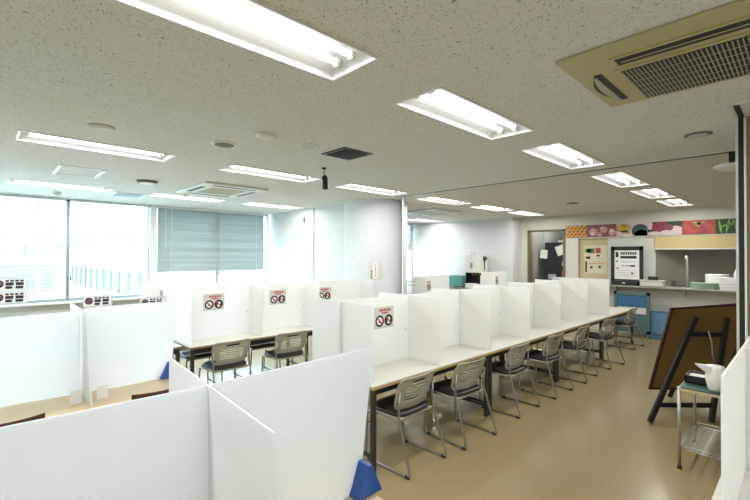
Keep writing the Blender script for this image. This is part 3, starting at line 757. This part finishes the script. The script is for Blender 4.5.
# ------------------------------------------------------------------ trolley with tray and jug
t = thing('trolley', 'small steel wire trolley with dark green top beside the easel', 'trolley', (4.66, .57, 0))
ang2 = 0
tx, ty, TH = .35, .19, .69
for sx in (-1, 1):
    for sy_ in (-1, 1):
        MB().tube([(sx * tx, sy_ * ty, .02), (sx * tx, sy_ * ty, TH)], .013, 10).build('post', M['steel'], t)
        MB().lathe([(.0001, 0), (.018, 0), (.018, .025), (.012, .03)], (sx * tx, sy_ * ty, 0), 10).build('foot', M['black'], t)
box(-tx - .01, tx + .01, -ty - .01, ty + .01, TH - .03, TH - .01).build('top_frame', M['cream'], t)
box(-tx, tx, -ty, ty, TH - .0095, TH).build('top_mat', M['greenmat'], t)
sh = MB()
for zz in (.17,):
    for s in (-1, 1):
        sh.tube([(-tx, s * ty, zz), (tx, s * ty, zz)], .006, 6).tube([(s * tx, -ty, zz), (s * tx, ty, zz)], .006, 6)
        sh.tube([(-tx, s * ty, zz + .03), (tx, s * ty, zz + .03)], .004, 6).tube([(s * tx, -ty, zz + .03), (s * tx, ty, zz + .03)], .004, 6)
    for k in range(1, 18): y = -tx + k * 2 * tx / 18; sh.tube([(y, -ty, zz + .004), (y, ty, zz + .004)], .003, 5)
    for k in range(1, 5): x = -ty + k * 2 * ty / 5; sh.tube([(-tx, x, zz - .004), (tx, x, zz - .004)], .004, 5)
sh.build('wire_shelf', M['steel'], t)
t = thing('tray_box', 'black open box with pale lining on the trolley top', 'box', (4.60, .672, .691))
b2 = MB().box(-.10, .10, -.08, .08, 0, .01).box(-.10, -.09, -.08, .08, 0, .065).box(.09, .10, -.08, .08, 0, .065).box(-.10, .10, -.08, -.07, 0, .065).box(-.10, .10, .07, .08, 0, .065)
b2.build('body', M['black'], t); box(-.09, .09, -.07, .07, .01, .05).build('lining', M['socket'], t)
t = thing('water_jug', 'white plastic jug with a pouring spout on the trolley', 'jug', (4.395, .53, .691), 2.2)
MB().lathe([(.0001, 0), (.040, 0), (.050, .02), (.066, .10), (.064, .19), (.060, .205), (.0001, .209)], (0, 0, 0), 24).build('body', M['paper'], t)
MB().add([(.05, -.045, .205), (.05, .045, .205), (.15, 0, .222), (.055, -.035, .14), (.055, .035, .14), (.145, 0, .210)], [(0, 1, 2), (3, 5, 4), (0, 2, 5, 3), (1, 4, 5, 2), (0, 3, 4, 1)]).build('spout', M['paper'], t)
MB().tube(rounded([(-.055, 0, .15), (-.105, 0, .14), (-.10, 0, .06), (-.052, 0, .04)], .03), .009, 8).build('handle', M['paper'], t)

# ------------------------------------------------------------------ serving counter and its opening
t = thing('serving_counter', 'long pale counter ledge of the kitchen hatch', 'counter', (XK, 1.6, 1.1))
box(-.34, .30, -1.78, 2.2, 0, .035).build('worktop', M['steel'], t, .005)
for y in (-1.2, .2, 1.5): MB().prism([(-.25, 0), (-.0, 0), (-.0, -.2)], y, y + .03, 'y').build('bracket', M['wallk'], t)
def pane(name, label, cat, y0, y1, z0, z1, x, m, th=.03):
    t = thing(name, label, cat, (x, (y0 + y1) / 2, z0)); hw = (y1 - y0) / 2
    box(0, th, -hw, hw, 0, z1 - z0).build('board', m, t); return t
pt = pane('cream_panel', 'cream board closing the left part of the kitchen hatch', 'panel', 3.34, 4.01, 1.136, 2.24, XK + .06, M['cream'])
pt = pane('grey_panel', 'pale grey board behind the black framed menu', 'panel', 2.36, 3.335, 1.136, 2.24, XK + .03, M['greyboard'])
t = thing('shutter_box', 'long yellow roller shutter box over the kitchen hatch', 'shutter', (XK, 1.08, 1.95))
box(-.02, .20, -1.28, 1.275, .03, .285).build('cover', M['shutter'], t)
box(-.03, .02, -1.28, 1.275, 0, .028).build('lower_rail', M['socket'], t)
# printed sheet on the cream panel
def flat(mb, y0, y1, z0, z1, x): mb.add([(x, y0, z0), (x, y1, z0), (x, y1, z1), (x, y0, z1)], [(0, 1, 2, 3)])
t = thing('menu_poster', 'pale menu sheet with green and red pictures on the cream board', 'poster', (XK + .057, 3.62, 1.37))
box(0, .002, -.26, .26, 0, .69).build('sheet', mat('cream_paper', (.62, .58, .42), .7), t)
for nm, m_, l in (('green_picture', mat('green_ink', (.05, .20, .06), .6), [(.02, .20, .50, .62), (.10, .24, .53, .6)]), ('red_picture', M['red'], [(-.12, .0, .50, .63)]), ('dark_text', M['ink'], [(.12, .22, .36, .42), (-.10, -.02, .42, .46), (.20, .24, .02, .30), (.07, .12, .12, .18), (-.12, -.07, .13, .19), (-.2, -.05, .37, .374), (-.2, .05, .30, .303)]), ('brown_bar', M['orangeink'], [(-.22, .16, .23, .26)])):
    mb = MB()
    for a in l: flat(mb, *a, -.0008)
    mb.build(nm, m_, t)
t = thing('framed_menu', 'black framed notice standing on the kitchen counter', 'framed notice', (10.80, 2.885, 1.136))
fr = MB().box(0, .03, -.33, -.255, 0, .89).box(0, .03, .255, .33, 0, .89).box(0, .03, -.33, .33, .80, .89).box(0, .03, -.33, .33, 0, .13); fr.build('frame', M['black'], t, .004)
box(.012, .02, -.26, .26, .12, .81).build('sheet', M['paper'], t)
mb = MB()
for k in range(7): flat(mb, -.2 + k * .048, -.2 + k * .048 + .036, .70, .76, .0105)
flat(mb, -.20, .13, .61, .67, .0105); flat(mb, .17, .23, .64, .76, .0105); flat(mb, -.17, .1, .43, .45, .0105); flat(mb, -.17, -.08, .42, .46, .0105); flat(mb, -.19, .12, .53, .537, .0105); flat(mb, -.13, -.09, .25, .29, .0105); flat(mb, .18, .22, .53, .56, .0105)
for z in (.2, .24, .28, .33): flat(mb, -.2, .2, z, z + .004, .0105)
mb.build('lettering', M['ink'], t)
mb = MB(); flat(mb, .16, .22, .36, .40, .0104); flat(mb, .0, .06, .43, .45, .0103); mb.build('picture', M['orangeink'], t)
# things on the counter
def thing_box(name, label, cat, x, y, z, sx, sy_, h, m, bev=.01, extra=None):
    t = thing(name, label, cat, (x, y, z)); box(-sx, sx, -sy_, sy_, 0, h).build('body', m, t, bev)
    if extra: extra(t)
    return t
CZ = 1.136
thing_box('black_case', 'black tray box with a white tag in front of the framed notice', 'case', 10.70, 2.90, CZ, .07, .26, .10, M['black'], .012, lambda t: box(-.073, -.07, -.03, .03, .04, .06).build('tag', M['paper'], t))
def tubx(t):
    box(-.10, .10, -.24, .24, .125, .14).build('rim', M['greyboard'], t, .003)
thing_box('plastic_tub', 'pale grey plastic tub with rim on the counter', 'tub', 10.67, 2.355, CZ, .085, .22, .125, M['greyboard'], .02, tubx)
thing_box('black_dispenser', 'small black holder standing on the pale grey tub', 'holder', 10.68, 2.34, CZ + .141, .05, .09, .08, M['black'], .01)
for k in range(5):
    t = thing('serving_tray', 'pale green oval tray, %s of the stack on the counter' % ['lowest', 'second', 'third', 'fourth', 'topmost'][k], 'tray', (10.74, 1.46, CZ + k * .026), 0, 'stacked green trays')
    MB().prism([(.13 * math.cos(2 * PI * i / 24), .22 * math.sin(2 * PI * i / 24)) for i in range(24)], 0, .010).build('base', M['greentray'], t)
    MB().prism([(.15 * math.cos(2 * PI * i / 24), .24 * math.sin(2 * PI * i / 24)) for i in range(24)], .010, .022).build('rim', M['greentray'], t, .003)
for k in range(4):
    t = thing('food_container', 'white container, %s of the stack beside the green trays' % ['lowest', 'second', 'third', 'topmost'][k], 'container', (10.74, 1.02, CZ + k * .062), 0, 'stacked white containers')
    box(-.10, .10, -.18, .18, 0, .05).build('body', M['paper'], t, .008); box(-.107, .107, -.187, .187, .05, .06).build('rim', M['paper'], t, .002)
t = thing('stack_of_plates', 'white stacked round bowls behind the green trays', 'plates', (11.12, 1.30, CZ))
MB().lathe([(.0001, 0), (.14, 0)] + [(.20 - .01 * (k % 2), .05 + k * .02) for k in range(13)] + [(.17, .29), (.0001, .28)], (0, 0, 0), 28).build('bowls', M['paper'], t)
t = thing('bottle', 'white squeeze bottle standing behind the white containers', 'bottle', (11.10, 1.0, CZ)); MB().lathe([(.0001, 0), (.035, 0), (.035, .32), (.015, .36), (.015, .40), (.0001, .40)], (0, 0, 0), 16).build('body', M['paper'], t)
# kitchen beyond the hatch and the doorway
for k, (x, y, l) in enumerate([(11.9, 1.1, 'in front of the hatch'), (12.3, 4.6, 'behind the doorway')]):  # fill lamps added to brighten the dark kitchen
    t = thing('kitchen_fill_lamp', 'added surface mounted kitchen fill lamp ' + l, 'lamp', (x, y, CEIL), 0, 'added kitchen fill lamps')
    box(-.10, .10, -.62, .62, -.05, -.001).build('lamp_body', M['whitemetal'], t, .004)
    MB().tube([(0, -.58, -.085), (0, .58, -.085)], .0165, 10).build('tube_lamp', M['kfill_tube'], t)
thing_box('kitchen_bench', 'steel kitchen bench behind the hatch', 'bench', 12.2, 1.2, 0, .35, 2.0, 1.05, M['steel'], .01)
t = thing('cooking_pan', 'wide steel pan on the bench behind the hatch', 'pan', (12.1, 2.45, 1.052)); MB().lathe([(.0001, 0), (.2, 0), (.30, .14), (.29, .14), (.19, .02), (.0001, .02)], (0, 0, 0), 28).build('bowl', M['steel'], t); MB().tube([(0, .28, .13), (0, .58, .2)], .015, 8).build('handle', M['black'], t)
thing_box('stove', 'low black stove on the bench behind the hatch', 'stove', 12.15, 1.35, 1.052, .28, .5, .16, M['black'], .01)
t = thing('range_hood', 'wide grey steel hood over the kitchen bench', 'hood', (12.9, 1.2, 1.68)); MB().prism([(-.7, .30), (.9, .30), (.9, 1.35), (-.25, 1.35)], -2.6, 1.9, 'y').build('hood', mat('hood_grey', (.55, .56, .54), .5, .2), t)
t = thing('splash_panel', 'grey steel splash panel behind the bench', 'panel', (13.9, 1.2, 0)); box(0, .03, -2.5, 2.2, 1.0, 2.2).build('sheet', mat('splash_grey', (.55, .56, .53), .5, .2), t)
t = thing('blue_pan_rack', 'dark blue pan hanging at the right of the kitchen hatch', 'pan', (12.1, .82, 1.60)); MB().lathe([(.0001, -.06), (.2, -.05), (.27, .04), (.25, .04), (.0001, -.03)], (0, 0, 0), 24).build('pan', mat('dark_blue_enamel', (.03, .06, .09), .4), t); MB().tube([(0, .02, 0), (0, .05, .15)], .008, 6).build('hanger', M['steel'], t)
t = thing('tap', 'white vertical tap pipe on the hatch bench', 'tap', (12.0, 1.95, 1.052)); MB().tube(rounded([(0, 0, 0), (0, 0, .75), (-.12, 0, .75), (-.14, 0, .66)], .05), .022, 10).build('pipe', M['whitemetal'], t)
def frx(t):
    box(-.32, -.31, -.20, .10, .9, 1.0).build('handle', M['paper'], t)
    box(-.305, -.301, -.03, .20, 1.12, 1.26).build('label_card', M['paper'], t)
thing_box('refrigerator', 'tall dark grey cabinet seen through the kitchen doorway', 'refrigerator', 12.5, 5.12, 0, .30, .30, 2.2, M['dark'], .01, frx)
thing_box('kitchen_shelf_unit', 'beige cabinet behind the kitchen doorway', 'cabinet', 13.6, 4.9, 0, .3, .6, 2.3, M['greyboard'], .01)
thing_box('prep_trolley', 'low steel cart inside the kitchen doorway', 'cart', 11.65, 4.62, 0, .25, .30, 1.12, M['steel'], .01)
thing_box('white_box', 'flat white box on the steel cart in the doorway', 'box', 11.6, 4.62, 1.121, .18, .26, .08, M['paper'], .005)
for k, (y, z, s, l) in enumerate([(5.05, 1.85, .10, 'upper'), (4.62, 1.95, .11, 'larger'), (4.50, 1.62, .08, 'lower')]):
    t = thing('paper_note', '%s white paper hanging in the kitchen doorway' % l, 'paper note', (11.3 + k * .05, y, z), 0, 'papers hanging in the doorway')
    mb = MB().box(-.002, .002, -s, s, -s * 1.2, s * 1.2, Matrix.Rotation([.1, -.35, .2][k], 3, 'X')); mb.build('sheet', M['paper'], t)
    MB().tube([(0, 0, s * 1.1), (0, 0, CEIL - .002 - z)], .003, 5).build('string', M['metal'], t)
t = thing('fire_extinguisher', 'red extinguisher just inside the kitchen doorway', 'extinguisher', (11.25, 4.47, 1.0)); MB().lathe([(.0001, 0), (.07, 0), (.07, .35), (.03, .42), (.03, .46), (.0001, .46)], (0, 0, 0), 18).build('cylinder', M['red'], t); box(-.02, .02, -.05, .03, .46, .49).build('valve', M['black'], t)
thing_box('stool', 'steel stand under the extinguisher in the doorway', 'stand', 11.25, 4.47, 0, .1, .08, .998, M['steel'], .005)
thing_box('wall_cabinet', 'dark hanging apron rack right of the doorway inside', 'rack', 11.8, 4.42, 1.5, .05, .09, .5, M['black'], .01)

# vegetable picture panels above the hatch
def veg(label, y1, y0, base, shapes):
    t = thing('vegetable_picture', label, 'picture panel', (XK - .004, (y0 + y1) / 2, 2.27), 0, 'vegetable pictures above the hatch')
    hw = (y1 - y0) / 2
    box(-.012, 0, -hw, hw, 0, .30).build('panel', base, t)
    off = -.0125
    for m_, kind, data in shapes:
        mb = MB(); off -= .0006
        for d_ in data:
            if len(data) < 10: mb = MB()
            if kind == 'e':
                cy__, cz, ry, rz_, a = d_
                pts = [(cy__ + ry * math.cos(2 * PI * k / 18) * math.cos(a) - rz_ * math.sin(2 * PI * k / 18) * math.sin(a), cz + ry * math.cos(2 * PI * k / 18) * math.sin(a) + rz_ * math.sin(2 * PI * k / 18) * math.cos(a)) for k in range(18)]
                pts = [(max(-hw, min(hw, u)), max(0.002, min(.298, v))) for u, v in pts]
                mb.add([(off, u, v) for u, v in pts], [tuple(range(18))])
            if len(data) < 10: mb.build('printed_shape', m_, t)
        if len(data) >= 10: mb.build('printed_kernels', m_, t)
    return t
# y decreases to the right in the photo
veg('orange corn picture, leftmost above the kitchen hatch', 4.30, 3.79, M['corndark'], [(M['corn2'], 'e', [(-.21 + .105 * i + .03 * (j % 2), .04 + j * .075, .062, .024, -.5) for i in range(5) for j in range(4)])])
veg('pink and plum vegetable picture beside the corn', 3.79, 3.13, M['purple'], [(M['pink'], 'e', [(.18, .12, .10, .10, 0), (-.05, .18, .09, .08, .3), (-.24, .10, .08, .08, 0), (.05, .06, .07, .05, .2)]), (M['pinkpale'], 'e', [(.20, .08, .05, .04, 0), (-.22, .14, .04, .05, 0), (.0, .21, .04, .02, 0)])])
veg('yellow fruit and slate-blue gourd picture in the middle', 3.13, 2.50, M['pinkpale'], [(M['yel'], 'e', [(.17, .19, .17, .10, 0), (.12, .09, .1, .04, .2)]), (M['slate'], 'e', [(-.17, .11, .17, .16, 0), (-.20, .04, .14, .10, 0)]), (M['corn'], 'e', [(.16, .19, .07, .03, 0)])])
veg('radish and onion picture, left of the tomato', 2.49, 1.86, M['beandark'], [(M['pinkpale'], 'e', [(-.2, .08, .15, .12, 0), (.2, .03, .14, .06, 0), (.27, .22, .06, .09, 0)]), (M['radish'], 'e', [(.04, .18, .20, .11, .1)]), (M['purple'], 'e', [(-.06, .17, .08, .07, 0)]), (M['pinkpale'], 'e', [(-.04, .05, .13, .06, 0)])])
veg('red tomato picture above the kitchen hatch', 1.86, 1.30, M['tomato'], [(M['radish'], 'e', [(.02, .12, .18, .12, 0)]), (M['tomato'], 'e', [(.06, .12, .15, .10, 0)]), (M['yel'], 'e', [(.02, .24, .10, .02, .2), (-.03, .23, .09, .018, -.4), (0, .20, .02, .06, 0)])])
veg('green bean picture, rightmost above the kitchen hatch', 1.30, .55, M['beandark'], [(M['bean'], 'e', [(.30 - .12 * i, .15, .018, .15, (-.15, .2, -.3, .1, .35, -.2)[i]) for i in range(6)] + [(.1, .2, .02, .2, 1.3), (-.1, .1, .018, .2, -1.2)])])

# teal framed stand and blue bag bin below the counter
t = thing('display_stand', 'teal-grey framed stand with a blue picture under the counter', 'display stand', (10.52, 2.72, 0))
fr = MB().box(0, .05, -.35, -.29, 0, 1.0).box(0, .05, .29, .35, 0, 1.0).box(0, .05, -.35, .35, .93, 1.0).box(0, .05, -.35, .35, .10, .16)
fr.build('frame', M['tealframe'], t)
box(.02, .03, -.29, .29, .16, .93).build('back_panel', M['tealframe'], t)
box(.012, .02, -.28, .28, .68, .91).build('blue_print', M['bluepic'], t); box(.012, .02, -.28, .28, .52, .66).build('pale_print', M['greyboard'], t)
M['binblue'] = mat('pale_blue_bin', (.12, .22, .36), .5)
t = thing('waste_bin', 'bin lined with a crumpled blue plastic bag under the counter', 'bin', (10.78, 2.20, 0))
box(-.13, .13, -.20, .20, 0, .50).build('bin_body', M['binblue'], t, .02)
n = 20; vs = []; fs = []
for j in range(8):
    z = .10 + .47 * j / 7
    for k in range(n):
        a = 2 * PI * k / n; c, s_ = math.cos(a), math.sin(a); e_ = .5
        f = 1.04 + .05 * random.random() + (.05 if j > 5 else 0)
        vs.append((math.copysign(abs(c) ** e_, c) * .145 * f, math.copysign(abs(s_) ** e_, s_) * .215 * f, z + .015 * random.random()))
fs = [(j * n + k, j * n + (k + 1) % n, (j + 1) * n + (k + 1) % n, (j + 1) * n + k) for j in range(7) for k in range(n)]
MB().add(vs, fs, True).build('bag', M['bluefabric'], t)

# ------------------------------------------------------------------ drinks side along the white back wall
t = thing('side_counter', 'white counter along the far white wall under the coffee machine', 'counter', (10.1, 7.42, 0))
box(-.33, .33, -1.6, 1.6, 0, .86).build('body', M['whitemetal'], t); box(-.35, .34, -1.62, 1.62, .86, .90).build('worktop', M['steel'], t, .004)
t = thing('coffee_machine', 'tall white and beige coffee machine on the counter by the white wall', 'coffee machine', (10.08, 6.45, .90))
MB().box(-.22, .28, -.21, .21, .42, .93).box(.02, .28, -.21, .21, .12, .42).box(-.22, .28, -.21, .21, 0, .12).build('body', M['acwhite'], t, .012)
box(-.232, -.22, -.20, .20, .44, .90).build('front_cover', M['whitemetal'], t, .004)
box(.0, .018, -.19, .19, .12, .42).build('dispensing_bay', M['black'], t)
box(-.20, .02, .185, .205, .12, .42).box(-.20, .02, -.205, -.185, .12, .42).build('bay_side', M['black'], t)
box(-.236, -.232, -.04, .03, .55, .70).build('control_pad', M['steel'], t)
MB().tube([(-.10, .04, .42), (-.10, .04, .34)], .02, 10).tube([(-.10, -.06, .42), (-.10, -.06, .34)], .02, 10).build('nozzle', M['steel'], t)
MB().tube(rounded([(-.05, .12, .93), (-.05, .12, .99), (-.05, 0, .99), (-.05, 0, .93)], .03), .01, 8).build('top_handle', M['steel'], t)
MB().box(.04, .12, -.27, -.21, .76, .88).box(.06, .08, -.25, -.23, .50, .76).box(.12, .2, -.26, -.21, .80, .84).build('side_bracket', M['black'], t, .006)
for k, (x, y, z, l) in enumerate([(10.14, 7.06, .90, 'lower teal crate beside the coffee machine'), (10.14, 7.06, 1.056, 'upper teal crate beside the coffee machine')]):
    t = thing('plastic_crate', l, 'crate', (x, y, z), 0, 'teal crates by the coffee machine')
    h = .155
    MB().box(-.17, .17, -.24, .24, 0, .01).box(-.17, -.16, -.24, .24, 0, h).box(.16, .17, -.24, .24, 0, h).box(-.17, .17, -.24, -.23, 0, h).box(-.17, .17, .23, .24, 0, h).build('body', M['teal'], t, .003)
    box(-.18, -.17, -.25, .25, h - .03, h - .006).build('rim', M['teal'], t)
thing_box('tray_stack', 'dark flat tray beside the teal crates', 'tray', 9.86, 6.85, .901, .1, .14, .03, M['dark'], .004)
thing_box('long_white_box', 'low white box under the coffee machine side', 'box', 10.1, 6.02, .901, .2, .18, .35, M['whitemetal'], .01)

# ------------------------------------------------------------------ small wall things, window ledge
t = thing('window_ledge_box', 'long white heater cover below the middle window', 'heater cover', (4.02, 9.50, 0))
MB().prism([(-.20, 0), (.14, 0), (.14, 1.07), (-.12, 1.07), (-.20, 1.02)], -1.27, 1.27, 'x').build('cover', M['whitemetal'], t, .006)
t = thing('white_cabinet', 'small white cabinet in front of the post between the windows', 'cabinet', (2.58, 9.50, 0)); box(-.14, .15, -.10, .12, 0, 1.15).build('body', M['whitemetal'], t, .006); box(-.12, .13, -.108, -.10, .05, 1.1).build('door', M['whitemetal'], t)
t = thing('column_notice', 'small pale notice stuck on the round column', 'notice', (5.74, 6.0, 1.33), 0)
def colq(mb, a0, a1, z0, z1, r):
    n = 5
    for k in range(n):
        p, q = a0 + (a1 - a0) * k / n, a0 + (a1 - a0) * (k + 1) / n
        mb.add([(r * math.cos(p), r * math.sin(p), z0), (r * math.cos(q), r * math.sin(q), z0), (r * math.cos(q), r * math.sin(q), z1), (r * math.cos(p), r * math.sin(p), z1)], [(0, 1, 2, 3)])
ca = math.radians(227)
m1 = MB(); colq(m1, ca - .22, ca + .20, 0, .33, .638); m1.build('card', mat('cream_card', (.62, .61, .55), .7), t)
m1 = MB(); colq(m1, ca - .09, ca + .05, .04, .32, .6395); m1.build('white_strip', M['paper'], t)
m1 = MB(); [colq(m1, ca - .04, ca + .01, .07 + k * .05, .10 + k * .05, .641) for k in range(5)]; m1.build('brown_lettering', M['orangeink'], t)
m1 = MB(); [colq(m1, ca - .15, ca - .11, .04 + k * .04, .065 + k * .04, .640) for k in range(4)]; m1.build('black_lettering', M['ink'], t)
t = thing('wall_sensor', 'small dark sensor high on the white end wall', 'sensor', (XE, 7.99, 2.52)); box(-.015, -.001, -.035, .035, 0, .17).build('plate', M['whitemetal'], t); box(-.03, -.015, -.022, .022, .02, .15).build('cover', M['metal'], t)
t = thing('rail_stop', 'small black stop hanging from the folding partition rail by the pillar', 'rail stop', (XE, .50, CEIL - .012)); box(-.03, .03, -.03, .03, -.10, 0).build('block', M['black'], t)

# ------------------------------------------------------------------ outside
o = box(-400, 900, 14, 1200, -9.1, -9).build('ground', M['asph']); o['kind'] = 'structure'
t = thing('station_building', 'long white low building outside the left window', 'building', (24, 0, -9))
box(0, 40, 88, 240, 6.6, 12.2).build('upper_fascia', M['wash'], t)
box(6, 38, 90, 238, 0, 6.6).build('lower_wall', M['wash'], t)
for k in range(12): box(.2, .8, 90 + k * 9, 90.5 + k * 9, 0, 6.6).build('pillar', M['bluefac'], t)
t = thing('low_block', 'blue-grey slatted low block outside the left window', 'building', (8, 150, -9)); box(-7, 7, 0, 20, 0, 7.6).build('body', M['bluefac'], t)
mb = MB()
for k in range(7): mb.box(-7.1, 7.1, -.2, 0, .6 + k, .9 + k)
mb.build('slats', M['alu'], t); box(-9, 4, -.3, 20, 7.6, 10).build('roof_fascia', M['wash'], t)
def tower(label, x, y, w, h, dpt=20):
    t = thing('tower_block', label, 'building', (x, y, -9), 0, 'towers on the skyline')
    box(-w / 2, w / 2, 0, dpt, 0, h).build('body', M['wash'], t)
    mb = MB(); nx = max(3, int(w / 3.5))
    for i in range(nx): mb.box(-w / 2 + (i + .25) * w / nx, -w / 2 + (i + .75) * w / nx, -.4, 0, 8, h - 3)
    mb.build('window_bands', M['bluefac'], t)
    return t
tower('tall pale tower block at the left of the skyline', 30, 380, 20, 33)
tower('wide blue-striped tower block left of the window post', 54, 400, 22, 34)
tower('blue-striped tower just right of the window post', 95, 430, 26, 33)
tower('low pale block at the far left of the skyline', 4, 360, 26, 19)
tower('low blue block between the towers', 78, 380, 14, 22)
tower('low long block at the right of the skyline', 150, 460, 60, 19)
t = thing('street_lamp', 'tall white street lamp outside the left window', 'street lamp', (4.6, 60, -9)); MB().tube(rounded([(0, 0, 0), (0, 0, 20), (.3, 0, 21), (2.2, 0, 21.4)], .6), .16, 8).build('pole', M['wash'], t); box(2.0, 3.4, -.3, .3, 21.2, 21.5).build('lamp_head', M['bluefac'], t)
for k, (x, y, m_, l) in enumerate([(17, 92, 'truckyel', 'yellow'), (19, 84, 'truckwhite', 'white'), (20.5, 76, 'truckred', 'red'), (20, 68, 'truckyel', 'small yellow')]):
    t = thing('delivery_truck', l + ' truck parked by the long white building', 'truck', (x, y, -9), 0, 'trucks outside')
    box(-1.2, 1.2, -2.5, 3, .8, 3.6).build('cargo_box', M['truckwhite'], t, .1); box(-1.15, 1.15, -4.2, -2.6, .6, 2.8).build('cab', M[m_], t, .2)
    for sx in (-1, 1):
        for yy in (-3.4, 1.8): MB().lathe([(.0001, -.15), (.5, -.15), (.5, .15), (.0001, .15)], (sx * 1.05, yy, .5), 16, 'x').build('wheel', M['dark'], t)

# ------------------------------------------------------------------ world and view
w = bpy.data.worlds.new('world'); S.world = w; w.use_nodes = True
bg = w.node_tree.nodes['Background']; bg.inputs[0].default_value = (.66, .87, 1.0, 1); bg.inputs[1].default_value = 5.4
S.view_settings.view_transform = 'Standard'; S.view_settings.look = 'None'; S.view_settings.gamma = 1
S.view_settings.exposure = 1.57
